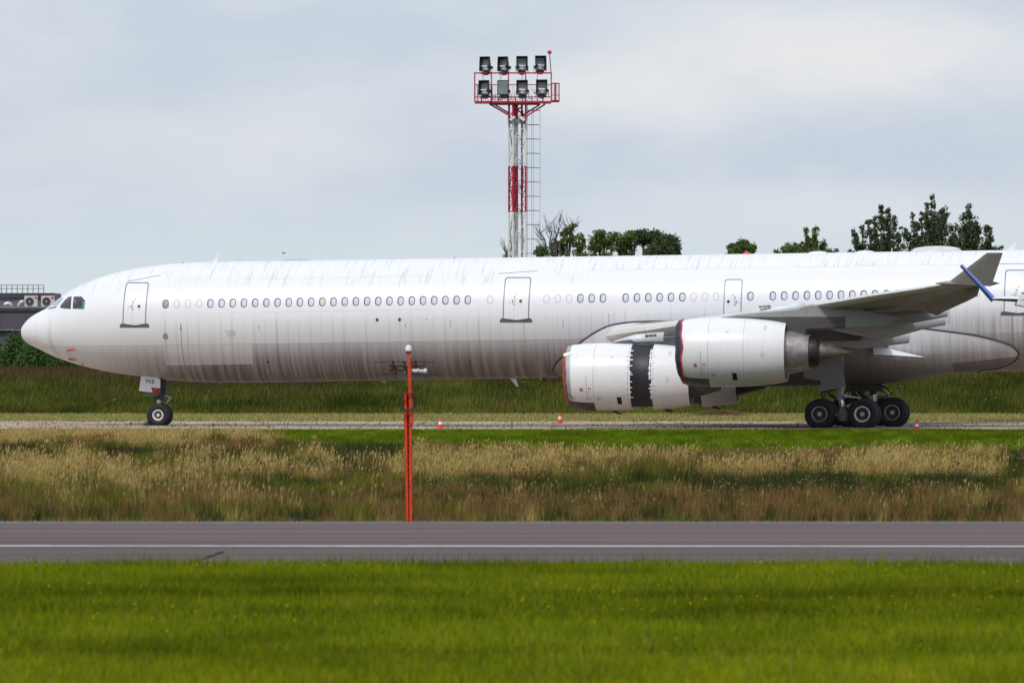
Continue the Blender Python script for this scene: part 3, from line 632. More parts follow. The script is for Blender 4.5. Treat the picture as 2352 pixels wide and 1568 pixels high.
def floodlight(u, v, yaw, yy, frost=False, tall=34.0):
    w, h_ = 26.5 * ts, tall * ts
    r_ = MB(); a = w / 2; b = h_ / 2
    fr = [(-a, -.0, -b), (a, 0, -b), (a, 0, b), (-a, 0, b)]; md = [(-a * .98, .1, -b * .98), (a * .98, .1, -b * .98), (a * .98, .1, b * .98), (-a * .98, .1, b * .98)]; bk = [(-a * .55, .48, -b * .95), (a * .55, .48, -b * .95), (a * .55, .48, -b * .1), (-a * .55, .48, -b * .1)]
    ins = [(-a + .035, 0, -b + .035), (a - .035, 0, -b + .035), (a - .035, 0, b - .035), (-a + .035, 0, b - .035)]; dp = [(p[0] * .82, .22, p[2] * .82 - .03) for p in ins]
    vs = fr + md + bk + ins + dp; fs = []
    for i in range(4):
        j = (i + 1) % 4; fs += [(i, j, 4 + j, 4 + i), (4 + i, 4 + j, 8 + j, 8 + i), (i, 12 + i, 12 + j, j), (12 + i, 16 + i, 16 + j, 12 + j)]
    fs += [(8, 9, 10, 11), (16, 17, 18, 19)]; r_.add(vs, fs); r_.box((0, .3, -b - .07), (w * .7, .3, .12)); r_.box((a * .55 + .12, .3, -b * .45), (.16, .22, .16)); r_.box((-a * .55 - .1, .3, -b * .5), (.12, .2, .16))
    o = r_.build('floodlight', m_blk, tw); o.location = (TX(u), yy, TZ(v)); o.rotation_euler = (R(-4), 0, yaw)
    mb = MB(); mb.box((0, .215, -.03), (w * .78, .02, h_ * .76)); mb.grid([[(x_, .2 - .1 * (1 - (x_ / a / .75) ** 2), z_) for x_ in np.linspace(-a * .72, a * .72, 7)] for z_ in (-b * .72, -b * .1)])
    mb.build('reflector', m_frost if frost else m_refl, o)
    if not frost:
        mb = MB(); mb.tube((-a * .6, .05, -b * .32), (a * .6, .05, -b * .32), .035, n=8); mb.build('bulb', mat('bulb_glass', (.8, .8, .82), .2), o)
        mb = MB(); mb.tube((-a * .72, .06, -b * .36), (-a * .52, .06, -b * .36), .06, n=8); mb.build('lamp_socket', m_blk, o); mb = MB(); mb.tube((a * .6, .06, -b * .36), (a * .72, .06, -b * .36), .06, n=8); mb.build('lamp_socket', m_blk, o)
    else:
        mb = MB(); mb.box((0, .02, 0), (w * .86, .012, h_ * .88)); mb.build('glass', m_frost, o)
    mb = MB(); mb.box((0, .25, -b - .17), (w * .42, .12, .1)); mb.path([(-a - .03, .28, -b * .3), (-a - .03, .28, -b - .13), (0, .28, -b - .16), (a + .03, .28, -b - .13), (a + .03, .28, -b * .3)], .02, 4); mb.build('bracket', m_red, o)
for (u, v, yaw) in ((1112, 148, R(-33)), (1153.5, 148, R(-33)), (1199, 147, R(3)), (1242.5, 146, R(16))): floodlight(u, v, yaw, -.8)
for (u, v, yaw, fz) in ((1110.5, 202.5, R(-27), False), (1155, 202.5, R(-12), True), (1199, 202, R(-6), False), (1244, 201, R(-6), False)): floodlight(u, v, yaw, -1.0, fz)
mb = MB(); mb.tube((TX(1265.5), yf, zt), (TX(1262.3), yf, TZ(125)), .03, n=6); mb.lathe([(TZ(125), .07), (TZ(123), .14), (TZ(122), .15), (TZ(121.6), .06)], (TX(1262.3), yf, 0), 'z', 12); mb.build('beacon_pole', mat('darkred', (.14, .02, .035), .5), tw)
mb = MB(); mb.lathe([(TZ(122), .125), (TZ(119), .12), (TZ(117), .075), (TZ(116.4), .0)], (TX(1262), yf, 0), 'z', 16); mb.build('beacon', mat('beacon_red', (.7, .02, .04), .25), tw, smooth=True)
for (ua, ub) in ((1184, 1173), (1192, 1203)):
    mb = MB(); s_ = 1 if ub > ua else -1; mb.tube((TX(1188) + s_ * .16, -.6, TZ(270)), (TX(1188) + s_ * .46, -.75, TZ(279)), .1, n=14); mb.box((TX(1188) + s_ * .2, -.45, TZ(275)), (.08, .25, .08))
    o = mb.build('security_camera', mat('cam_white', (.62, .6, .62), .4), tw); mb = MB(); mb.tube((TX(1188) + s_ * .44, -.74, TZ(278.4)), (TX(1188) + s_ * .48, -.76, TZ(279.6)), .09, n=14); mb.build('lens', m_blk, o)

# ------------------------------------------------------------------ orange post at the edge of the asphalt
PY = gY(1198); ps = PY / F; P0x = (938 - 1176) * ps
po = empty('obstacle_post', (P0x, PY, 0)); tag(po, 'orange slotted post with a lamp on top and coiled black cable', 'post')
def QX(u): return (u - 1176) * ps - P0x
def QZ(v): return H - (v - VH) * ps
m_or = mat('orange_paint', (.66, .052, .004), .5, var=.22, vscale=9); m_ord = mat('orange_shade', (.16, .02, .01), .6, var=.3, vscale=15)
topv, botv = 903, 1200
for (ut, ub, wd) in ((930.2, 935, .062), (942.6, 944.2, .066)):
    mb = MB(); xt, xb = QX(ut), QX(ub); zt_, zb_ = QZ(topv), -.05
    for (dx0, dx1, dy0, dy1) in ((-wd / 2, wd / 2, -.005, .005), (-wd / 2 if ut < 935 else wd / 2 - .01, -wd / 2 + .01 if ut < 935 else wd / 2, -.005, .12)):
        vs = []
        for (x_, z_) in ((xb, zb_), (xt, zt_)): vs += [(x_ + dx0, dy0, z_), (x_ + dx1, dy0, z_), (x_ + dx1, dy1, z_), (x_ + dx0, dy1, z_)]
        mb.add(vs, [(0, 1, 2, 3), (4, 5, 6, 7), (0, 1, 5, 4), (1, 2, 6, 5), (2, 3, 7, 6), (3, 0, 4, 7)])
    mb.build('angle_bar', m_or, po)
mb = MB(); mb.add([(QX(931), .13, zt_), (QX(943), .13, zt_), (QX(944.5), .13, -.05), (QX(936), .13, -.05)], [(0, 1, 2, 3)]); mb.add([(QX(931), .135, zt_), (QX(943), .135, zt_), (QX(944.5), .135, -.05), (QX(936), .135, -.05)], [(3, 2, 1, 0)])
mb.build('back_plate', m_ord, po, recalc=False)
mb = MB(); nn = 22
for i in range(nn):
    za, zc_ = zt_ - i * zt_ / nn, zt_ - (i + 1) * zt_ / nn; f0 = i / nn; xl, xr = QX(932 + 4 * f0), QX(941.5 + 2 * f0)
    a, b = ((xl, .02, za), (xr, .03, zc_)) if i % 2 == 0 else ((xr, .02, za), (xl, .03, zc_)); mb.tube(a, b, .007, n=5); mb.tube((a[0], .1, a[2]), (b[0], .1, b[2] ), .006, n=5)
mb.build('lacing', m_or, po)
mb = MB(); mb.box((QX(936.8), .06, zt_ + .012), (.19, .14, .022)); mb.build('cap_plate', m_ord, po)
mb = MB(); mb.tube((QX(945.5), -.03, QZ(974)), (QX(939.7), -.03, QZ(816)), .045, .038, 12); mb.build('upper_pole', m_or, po, smooth=True, autos=40)
mb = MB(); mb.box((QX(947.2), -.03, QZ(937)), (.035, .05, .7)); mb.box((QX(946.8), -.03, QZ(968)), (.04, .06, .12)); mb.build('conduit', m_ord, po)
mb = MB(); mb.box((QX(940.5), -.03, QZ(814)), (.09, .09, .06)); mb.box((QX(942), -.03, QZ(818)), (.06, .08, .06)); mb.build('lamp_mount', mat('mount', (.3, .17, .13), .5), po)
mb = MB(); mb.tube((QX(938.6), -.03, QZ(812)), (QX(938.3), -.03, QZ(805.5)), .068, n=16); mb.build('lamp_base', mat('lampred', (.2, .01, .03), .4), po, smooth=True, autos=40)
mb = MB(); mb.lathe([(QZ(805.5), .068), (QZ(798), .066), (QZ(794.5), .05), (QZ(792.5), .02), (QZ(792), 0)], (QX(938.3), -.03, 0), 'z', 18); mb.build('lamp_dome', mat('dome_white', (.75, .78, .78), .2), po, smooth=True)
mb = MB(); mb.tube((QX(945), -.03, QZ(851)), (QX(977), -.03, QZ(852.5)), .036, n=10); mb.tube((QX(956), -.03, QZ(849)), (QX(960), -.03, QZ(853)), .055, n=10); mb.lathe([(-.03, 0), (-.03, .05), (.03, .06), (.045, 0)], (QX(976.5), -.03, QZ(852)), 'x', 14); mb.build('wind_sensor', mat('sensor_white', (.62, .66, .68), .25, var=.1), po, smooth=True)
mb = MB()
for j in range(4): mb.path([(QX(935) + (.175 + j * .008) * math.cos(a) + j * .006, -.1 - j * .014, QZ(921.5 + j * .8) + (.175 + j * .008) * math.sin(a)) for a in np.linspace(0, 2 * math.pi, 30, endpoint=False)], .008, 5, True)
mb.path([(QX(945), -.09, QZ(905)), (QX(946.5), -.09, QZ(860)), (QX(943.5), -.09, QZ(820))], .007, 5); mb.build('cable_coil', m_cable, po)

# ------------------------------------------------------------------ cones, hay, chock, bird
GC = 'traffic cones around the jet'
def make_cone():
    o = MB(); o.box((0, 0, .015), (.32, .32, .03)); ob = o.build('traffic_cone', mat('cone_red', (.72, .03, .05), .5, var=.1)); mb = MB()
    mb.lathe([(.03, .125), (.2, .088)], (0, 0, 0), 'z', 16); mb.lathe([(.32, .062), (.49, .028), (.5, .0)], (0, 0, 0), 'z', 16); mb.build('cone_body', mat('cone_red', None), ob, smooth=True)
    mb = MB(); mb.lathe([(.2, .09), (.32, .064)], (0, 0, 0), 'z', 16); mb.build('white_band', mat('cone_white', (.8, .8, .8), .5), ob, smooth=True); return ob
c0 = make_cone(); tag(c0, 'red and white cone on the concrete just right of the orange post', 'cone', GC); c0.location = ((1011 - 1176) / F * gY(984.7), gY(984.7), .012)
c1 = copy_tree(c0); tag(c1, 'red and white cone in front of the grass left of the taped engine', 'cone', GC); c1.location = ((1285.8 - 1176) / F * gY(972), gY(972), .012)
c2 = copy_tree(c0); tag(c2, 'red and white cone at the right, beyond the main wheels', 'cone', GC); c2.location = ((2106 - 1176) / F * gY(989.2), gY(989.2), 0.0)
k = 9000; a = rng.uniform(0, 6.28, k); r_ = np.abs(rng.normal(0, .55, k)); P = np.stack([(1650 - 1176) / F * 445 + r_ * np.cos(a) * 1.9, 445 + r_ * np.sin(a) * 1.2, .3 * np.exp(-(r_ / .75) ** 2)], 1)
tag(tri_mesh('hay_heap', blades(P, rng.uniform(.03, .1, k), rng.uniform(.02, .04, k), 2.2, .2), colmix([(.27, .2, .1), (.17, .13, .06)], rng.integers(0, 2, k)), m_grass), 'small heap of cut dry grass on the verge behind the engines', 'hay', kind='stuff')
bd = W(651, 581.5, 430); mb = MB(); mb.path([(-.07, 0, -.01), (-.03, 0, 0), (.04, 0, .01), (.08, 0, .005)], [.008, .03, .03, .006], 6); b0 = mb.build('bird', m_blk, smooth=True); b0.location = bd; tag(b0, 'tiny dark bird flying just over the jet roof', 'bird')
mb = MB(); mb.add([(-.02, 0, .01), (.03, 0, .01), (.1, -.15, .03), (.05, -.15, .035), (.12, -.03, .0)], [(0, 1, 2, 3), (1, 4, 2)]); mb.add([(-.02, 0, .01), (.03, 0, .01), (-.06, .16, .05), (-.1, .16, .045)], [(0, 1, 2, 3)]); mb.build('wings', m_blk, b0)
# ------------------------------------------------------------------ the white jet
exec_marker = 0
YAW = R(8); CY, SY = math.cos(YAW), math.sin(YAW); NX, NY = -23.05, 400.5; SL = .0145
jet = empty('airliner', (NX, NY, 0), -YAW); tag(jet, 'long white four engined airliner streaked with dirt, parked on concrete', 'airplane')
FLIP[0] = True
def PL(u, v, s):
    k = (u - 1176) / F; x = (k * (NY - CY * s) - NX + SY * s) / (CY + k * SY); Y = NY - SY * x - CY * s
    return x, H - (v - VH) * Y / F
TOP = [(48.3, 762), (49.5, 754), (54.5, 745.6), (65.4, 733.2), (77.8, 723.8), (93.4, 715.1), (110.5, 706.5), (124.5, 695.5), (137, 685.5), (155.7, 672.5), (174.3, 660.9), (199.2, 649.1), (230.4, 637.3), (270.8, 625.1), (311.3, 616.4), (358, 609.6), (417.2, 604), (460.7, 601.8), (513.7, 600.6), (631.6, 599), (916, 594.7), (1259, 590), (2015, 578.6), (2352, 573.8)]
BOT = [(48.3, 764), (49.8, 772.1), (56, 781.5), (68.5, 790.8), (93.4, 803), (124.5, 818.2), (155.7, 829.7), (186.8, 839), (217.9, 846.8), (264.6, 856.1), (311.3, 862.8), (342.4, 867), (386, 872.2), (467, 877), (544.8, 878.2), (631.6, 877.6), (916, 872.6), (1259, 867.6), (2352, 851.7)]
def prep(L):
    a = [PL(u, v, 0) for u, v in L]; return np.array([p[0] for p in a]), np.array([p[1] for p in a])
tx, tz = prep(TOP); bx_, bz_ = prep(BOT)
X0 = min(tx[0], bx_[0])
def pchip(xs_, ys_, x):
    h = np.diff(xs_); d = np.diff(ys_) / h; m = np.zeros(len(xs_)); m[0], m[-1] = d[0], d[-1]
    for i in range(1, len(xs_) - 1):
        m[i] = 0 if d[i - 1] * d[i] <= 0 else 2 * d[i - 1] * d[i] / (d[i - 1] + d[i])
    i = int(np.clip(np.searchsorted(xs_, x) - 1, 0, len(xs_) - 2)); t_ = (x - xs_[i]) / h[i]
    if x < xs_[0]: return float(ys_[0])
    if x > xs_[-1]: return float(ys_[-1] + m[-1] * (x - xs_[-1]))
    return float((1 + 2 * t_) * (1 - t_) ** 2 * ys_[i] + t_ * (1 - t_) ** 2 * h[i] * m[i] + t_ * t_ * (3 - 2 * t_) * ys_[i + 1] + t_ * t_ * (t_ - 1) * h[i] * m[i + 1])
wx = np.array([0, .05, .2, .5, 1, 2, 3, 4, 5, 6, 7, 8, 9.5, 53, 60, 66, 71, 75.]); wy = np.array([.02, .22, .47, .78, 1.16, 1.68, 2.06, 2.34, 2.53, 2.67, 2.76, 2.8, 2.82, 2.82, 2.5, 1.75, .9, .25])
def fus(x):
    xx = x; T = pchip(tx, tz, xx); B = pchip(bx_, bz_, xx); w = pchip(wx, wy, x - X0)
    if x > 54: e = (x - 54) / 21.; B += e * e * (3.9) * 1.0; T -= e ** 3 * 1.3
    return (T + B) / 2, (T - B) / 2, w
def surf(x, z, off=0.):
    zc, rz, w = fus(x); t_ = max(-.999, min(.999, (z - zc) / rz)); c = math.sqrt(1 - t_ * t_); nrm = math.hypot(t_ / rz, c / w)
    return (x, w * c + off * (c / w) / nrm, z + off * (t_ / rz) / nrm)
def uv2xz(u, v):
    s = 2.5
    for _ in range(12):
        x, z = PL(u, v, s); zc, rz, w = fus(x); t_ = max(-.995, min(.995, (z - zc) / rz)); s = .5 * s + .5 * w * math.sqrt(1 - t_ * t_)
    return PL(u, v, s)
def patch(mb, poly, off=.006, rings=4, sub=4):
    """closed star-shaped outline in (x, z) laid on the skin"""
    P = []
    for i in range(len(poly)):
        a, b = poly[i], poly[(i + 1) % len(poly)]
        for j in range(sub): P.append((a[0] + (b[0] - a[0]) * j / sub, a[1] + (b[1] - a[1]) * j / sub))
    cx, cz = sum(p[0] for p in P) / len(P), sum(p[1] for p in P) / len(P); n = len(P); vs = [surf(cx, cz, off)]
    for k in range(1, rings + 1): vs += [surf(cx + (p[0] - cx) * k / rings, cz + (p[1] - cz) * k / rings, off) for p in P]
    fs = [(0, 1 + i, 1 + (i + 1) % n) for i in range(n)]
    for k in range(rings - 1):
        o = 1 + k * n; fs += [(o + i, o + n + i, o + n + (i + 1) % n, o + (i + 1) % n) for i in range(n)]
    return mb.add(vs, fs)
def band(mb, outer, inner, off=.008):
    n = len(outer); vs = [surf(*p, off) for p in outer] + [surf(*p, off) for p in inner]; return mb.add(vs, [(i, (i + 1) % n, n + (i + 1) % n, n + i) for i in range(n)])
def stripe(mb, pts, w, off=.007, sub=6):
    P = []
    for a, b in zip(pts[:-1], pts[1:]):
        P += [(a[0] + (b[0] - a[0]) * j / sub, a[1] + (b[1] - a[1]) * j / sub) for j in range(sub)]
    P.append(pts[-1]); L, Rr = [], []
    for i, p in enumerate(P):
        a = P[max(0, i - 1)]; b = P[min(len(P) - 1, i + 1)]; dx, dz = b[0] - a[0], b[1] - a[1]; l = math.hypot(dx, dz) or 1; nx_, nz_ = -dz / l * w / 2, dx / l * w / 2
        L.append(surf(p[0] + nx_, p[1] + nz_, off)); Rr.append(surf(p[0] - nx_, p[1] - nz_, off))
    return mb.grid([L, Rr])
def rrect(cx, cz, w, h, r, n=5, sh=0.):
    P = []
    for (a, b, t0) in ((1, 1, 0), (-1, 1, 90), (-1, -1, 180), (1, -1, 270)):
        for i in range(n + 1):
            an = R(t0 + 90 * i / n); P.append((cx + a * (w / 2 - r) + r * math.cos(an), cz + b * (h / 2 - r) + r * math.sin(an)))
    return [(x + (z - cz) * sh, z) for x, z in P]
zc20 = fus(20)[0]; C0 = zc20 - SL * 20
U = uv2xz
# window rows
WIN = []        # (x, z, kind)   kind 0 open, 1 painted over
def wl(u): return 703.1 - .0135 * u if u < 1500 else 703.1 - 20.25 - .0135 * (u - 1500) * .98
for i in range(28): WIN.append((662.5 + 44.76 * i, 1 if i in (1, 2, 3) else 0))
WIN.append((1960.4, 1))
WIN += [(2185.7, 1), (2231, 1), (2276.5, 1), (2321.4, 0), (2366.4, 0), (2411.7, 0)] + [(2502.5 + 45.32 * i, 0 if i < 6 else 1) for i in range(9)] + [(3001.5, 0)] + [(3091.3 + 45.4 * i, 1 if i > 16 else 0) for i in range(19)]
WIN = [(*U(a / 1.7415, wl(a / 1.7415)), k_) for a, k_ in WIN]
wx0 = WIN[0][0]; pitch = (WIN[27][0] - WIN[0][0]) / 27
ZW = np.mean([w[1] - SL * w[0] - C0 for w in WIN])
print('window row', ZW, 'pitch', pitch, 'tail x', PL(2352, 700, 2.8))
ZB = -1.04
pA = U(373, 790)[0]; pB = U(577, 790)[0]; pC = U(988, 640)[0]; pD = U(1350, 640)[0]; pE = U(985, 640)[0]
def jet_col(q, kind='fus'):
    o = q.obj(); x, y, z = q.sep(o); zp = q.m('SUBTRACT', z, q.m('ADD', q.m('MULTIPLY', x, SL), C0))
    def box(a, b, c_, d, e=.02): return q.m('MULTIPLY', q.m('MULTIPLY', q.ss(x, a - e, a + e), q.ss(x, b + e, b - e)), q.m('MULTIPLY', q.ss(zp, c_ - e, c_ + e), q.ss(zp, d + e, d - e)))
    s1 = q.noise(q.vec(q.m('MULTIPLY', x, 5.5), 0., q.m('MULTIPLY', zp, .16)), 1., 6, .62)
    s2 = q.noise(q.vec(q.m('MULTIPLY', x, 1.3), 7., q.m('MULTIPLY', zp, .1)), 1., 4, .5)
    s3 = q.noise(q.vec(q.m('ADD', q.m('MULTIPLY', x, 5.8), q.m('MULTIPLY', zp, -.9)), 3., q.m('MULTIPLY', zp, .8)), 1., 6, .65)
    s4 = q.noise(q.vec(q.m('MULTIPLY', x, .32), 1., 0.), 1., 3, .5)
    sf = q.noise(q.vec(q.m('MULTIPLY', x, 20.), 5., q.m('MULTIPLY', zp, .5)), 1., 4, .6)
    fine = q.noise(q.vec(q.m('MULTIPLY', x, .8), 2., q.m('MULTIPLY', zp, 1.6)), 1., 5, .6)
    c = q.mix(fine, (.735, .735, .76), (.80, .80, .82))
    # roof streaks: dark mildew marks running down from the crown
    roof = q.ss(zp, 1.1, 1.9); rk = q.m('MULTIPLY', q.m('MULTIPLY', roof, q.ss(s3, .49, .7)), q.ss(s4, .3, .55))
    clean = q.m('MAXIMUM', box(U(300, 650)[0], pA, -.5, 2.28), box(pD, U(1600, 620)[0] + 60, -.5, 2.12)); rk = q.m('MULTIPLY', rk, q.m('SUBTRACT', 1., q.m('MULTIPLY', clean, .9)))
    c = q.mix(q.m('MULTIPLY', rk, .44), c, (.27, .265, .275))
    # streaks below every window
    ph = q.m('PINGPONG', q.m('SUBTRACT', x, wx0), pitch / 2)
    ww_ = q.m('MULTIPLY', q.m('ADD', q.m('MULTIPLY', q.ss(ph, .09, .0), q.ss(s2, .35, .6)), q.m('MULTIPLY', q.ss(s1, .52, .75), .55)), q.ss(zp, ZW - .15, ZW - 1.3))
    ww_ = q.m('MULTIPLY', ww_, q.ss(x, U(330, 700)[0], pA)); ww_ = q.m('MULTIPLY', ww_, q.m('ADD', .3, q.ss(s2, .3, .7)))
    c = q.mix(q.m('MULTIPLY', ww_, .42), c, (.38, .355, .34))
    mid_ = q.m('MULTIPLY', q.ss(zp, .35, -1.04), q.ss(x, pA - 4, pA)); c = q.mix(q.m('MULTIPLY', mid_, q.m('ADD', .12, q.m('MULTIPLY', s1, .22))), c, (.38, .355, .35))
    band_ = q.m('LESS_THAN', zp, .07); c = q.mix(q.m('MULTIPLY', band_, q.m('MULTIPLY', q.ss(x, pB, pB + .1), .10)), c, (.5, .5, .58))
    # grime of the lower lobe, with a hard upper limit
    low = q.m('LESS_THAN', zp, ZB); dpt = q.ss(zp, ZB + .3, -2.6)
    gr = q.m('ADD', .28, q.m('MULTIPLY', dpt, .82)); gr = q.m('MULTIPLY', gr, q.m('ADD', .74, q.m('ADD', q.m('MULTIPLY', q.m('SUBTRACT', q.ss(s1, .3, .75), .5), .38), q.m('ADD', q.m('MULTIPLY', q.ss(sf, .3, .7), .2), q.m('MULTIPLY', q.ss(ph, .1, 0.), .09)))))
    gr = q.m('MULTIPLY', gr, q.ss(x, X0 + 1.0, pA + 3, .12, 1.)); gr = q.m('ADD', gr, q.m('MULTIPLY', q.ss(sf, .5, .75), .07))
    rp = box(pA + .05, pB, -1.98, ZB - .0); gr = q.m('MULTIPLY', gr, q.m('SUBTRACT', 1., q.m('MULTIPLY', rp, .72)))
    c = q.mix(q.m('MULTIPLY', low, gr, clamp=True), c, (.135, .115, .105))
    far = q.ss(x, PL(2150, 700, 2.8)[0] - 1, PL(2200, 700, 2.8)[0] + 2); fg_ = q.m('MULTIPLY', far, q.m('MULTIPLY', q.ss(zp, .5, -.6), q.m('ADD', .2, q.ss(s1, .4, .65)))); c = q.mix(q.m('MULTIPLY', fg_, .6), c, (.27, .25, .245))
    # nose: ring of grime behind the radome
    rg = q.m('ABSOLUTE', q.m('SUBTRACT', x, q.m('ADD', X0 + 1.66, q.m('MULTIPLY', q.m('SUBTRACT', -.3, zp), q.ss(zp, -.4, -1.8, 0., .28))))); c = q.mix(q.m('MULTIPLY', q.ss(rg, .16, .02), q.ss(zp, .6, -.8, .05, .32)), c, (.36, .33, .31))
    ln = q.m('MULTIPLY', q.ss(q.m('ABSOLUTE', q.m('SUBTRACT', zp, ZB)), .02, .008), q.ss(x, X0 + 1, X0 + 1.1)); c = q.mix(q.m('MULTIPLY', ln, .5), c, (.35, .34, .33))
    for zl, xa, xb in ((1.98, pA, pC), (.42, pA, pC), (2.13, pD, 80.)):
        l_ = q.m('MULTIPLY', q.ss(q.m('ABSOLUTE', q.m('SUBTRACT', zp, zl)), .016, .006), box(xa, xb, -3, 3)); c = q.mix(q.m('MULTIPLY', l_, .35), c, (.35, .36, .42))
    for xl in (pA, pC, pD, X0 + .93):
        l_ = q.ss(q.m('ABSOLUTE', q.m('SUBTRACT', x, xl)), .018, .007); c = q.mix(q.m('MULTIPLY', l_, .22), c, (.35, .34, .36))
    return c
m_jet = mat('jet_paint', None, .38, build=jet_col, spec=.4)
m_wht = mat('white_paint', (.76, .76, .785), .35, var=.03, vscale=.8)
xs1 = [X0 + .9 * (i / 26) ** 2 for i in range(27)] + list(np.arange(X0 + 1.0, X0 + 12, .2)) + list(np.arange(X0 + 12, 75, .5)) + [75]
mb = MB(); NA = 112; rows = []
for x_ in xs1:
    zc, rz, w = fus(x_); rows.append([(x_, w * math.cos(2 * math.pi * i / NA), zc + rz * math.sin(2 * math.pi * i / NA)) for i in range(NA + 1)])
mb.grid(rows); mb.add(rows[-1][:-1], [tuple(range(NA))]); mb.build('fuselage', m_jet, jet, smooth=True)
m_navy = mat('window_frame_dark', (.028, .032, .06), .4); m_thin = mat('outline_grey', (.22, .22, .25), .5); m_pane = mat('window_pane', (.6, .63, .72), .25, var=.08, vscale=1.5)
m_pane2 = mat('window_pane_warm', (.62, .57, .52), .3); m_pane3 = mat('window_pane_grey', (.27, .28, .34), .3); m_halo = mat('frame_soft', (.45, .47, .55), .4)
for i, (x_, z_, k_) in enumerate(WIN):
    mb = MB()
    if k_ == 0:
        band(mb, rrect(x_, z_, .285, .405, .14), rrect(x_ + .01, z_ - .01, .212, .325, .104), .008)
        o = mb.build('window', m_navy, jet); mb = MB(); patch(mb, rrect(x_ + .01, z_ - .01, .218, .33, .106), .006, 2, 1); mb.build('pane', m_pane2 if i == 14 else m_pane3 if i == 0 else m_pane, o)
        mb = MB(); band(mb, rrect(x_, z_, .31, .43, .15), rrect(x_, z_, .285, .405, .14), .005); mb.build('surround', m_halo, o)
    else:
        band(mb, rrect(x_, z_, .262, .375, .13), rrect(x_, z_, .236, .35, .118), .006); o = mb.build('window', m_thin, jet); o['label'] = 'painted over cabin window showing only its outline'
m_sill = mat('door_sill', (.1, .1, .11), .5, var=.2); m_frame = mat('door_outline', (.17, .21, .28), .45, var=.15); m_cream = mat('handle_metal', (.5, .5, .5), .4, .2)
def door(xc, zb, w, h, sill=True, mirror=False, label=None, fw=.05, sl=True):
    """zb: bottom height; xc: centre"""
    zm = zb + h / 2; mb = MB(); r1 = rrect(xc, zm, w, h, .13, 6, .012); r2 = rrect(xc, zm, w - 2 * fw, h - 2 * fw, .1, 6, .012)
    def fine(P, n=8):
        Q = []
        for i in range(len(P)):
            a, b = P[i], P[(i + 1) % len(P)]; m_ = n if math.hypot(a[0] - b[0], a[1] - b[1]) > .4 else 1; Q += [(a[0] + (b[0] - a[0]) * j / m_, a[1] + (b[1] - a[1]) * j / m_) for j in range(m_)]
        return Q
    patch(mb, fine(r2), .006, 8, 1); d = mb.build('passenger_door', m_wht, jet, smooth=True)
    if label: d['label'] = label
    mb = MB(); band(mb, fine(r1), fine(r2), .009); mb.build('door_frame', m_frame, d)
    if sill:
        mb = MB(); e = .1; patch(mb, [(xc - w / 2 - .14, zb - .07), (xc + w / 2 + .14, zb - .07), (xc + w / 2 + .14, zb + .06), (xc + w / 2 + .03, zb + .13), (xc + w / 2 - .02, zb + .03), (xc - w / 2 + .02, zb + .03), (xc - w / 2 - .03, zb + .13), (xc - w / 2 - .14, zb + .06)], .012, 2, 3); mb.build('door_sill', m_sill, d)
    f = -1 if mirror else 1; zq = zb + h * .45
    mb = MB(); patch(mb, [(xc + f * (.2 + .075 * math.cos(a)), zq + .075 * math.sin(a)) for a in np.linspace(0, 2 * math.pi, 16, endpoint=False)], .01, 2, 1); mb.build('porthole', m_navy, d)
    mb = MB(); patch(mb, rrect(xc - f * .1, zq + .02, .075, .34, .03), .012, 2, 1); mb.build('handle_recess', m_cream, d)
    mb = MB(); patch(mb, rrect(xc - f * .175, zq - .02, .03, .16, .01), .012, 2, 1); patch(mb, rrect(xc - f * .09, zq + .2, .08, .04, .01), .014, 2, 1); patch(mb, rrect(xc - f * .1, zq - .165, .1, .02, .005), .014, 2, 1); mb.build('handle', m_blk, d)
    if h > 1.6:
        mb = MB(); patch(mb, rrect(xc + f * .0, zq + .32, .085, .035, .005), .01, 1, 1); mb.build('placard', mat('placard_red', (.7, .08, .15), .5), d)
        mb = MB()
        for k2 in range(3): patch(mb, rrect(xc + f * .2, zq - .14 - k2 * .025, .14 - .03 * k2, .009, .002), .01, 1, 1)
        for k2 in range(3): patch(mb, rrect(xc - f * .3, zq - .02 - k2 * .03, .12, .009, .002), .01, 1, 1)
        mb.build('small_print', mat('print_grey', (.55, .45, .5), .5), d)
    if sl:
        mb = MB(); patch(mb, rrect(xc - f * .1, zb + h * .17, .05, h * .3, .02), .0075, 2, 1); mb.build('grime_streak', mat('grime', (.6, .59, .6), .6, var=.05), d)
    return d
def door_from(uvb, wu, top_v, **k):
    x_, z_ = U(*uvb); zt_ = U(uvb[0] + 8, top_v)[1]; return door(x_, z_, wu / 49.6, zt_ - z_, **k)
D1 = (450 + 510 / 5.8075) / 1.7415, (1080 + 1300 / 5.8075) / 1.7415
door_from(D1, 56.5, (1080 + 285 / 5.8075) / 1.7415, label='front passenger door')
door_from(((1950 + 538 / 4.704) / 1.7415, (1060 + 1050 / 4.704) / 1.7415), 61, (1060 + 228 / 4.704) / 1.7415)
door_from((1682.5, 735), 41.5, 641, sill=False, mirror=True, fw=.042, sl=False, label='narrower door partly behind the wing')
door_from((2339, 721), 66, 619.5, mirror=False)
mb = MB(); stripe(mb, [U(293.5, 646), U(369, 632)], .018); stripe(mb, [U(1144.5, 628.5), U(1234, 622)], .018); stripe(mb, [U(2287, 606), U(2380, 606)], .018); mb.build('rain_gutter', mat('gutter', (.2, .2, .22), .5), jet)
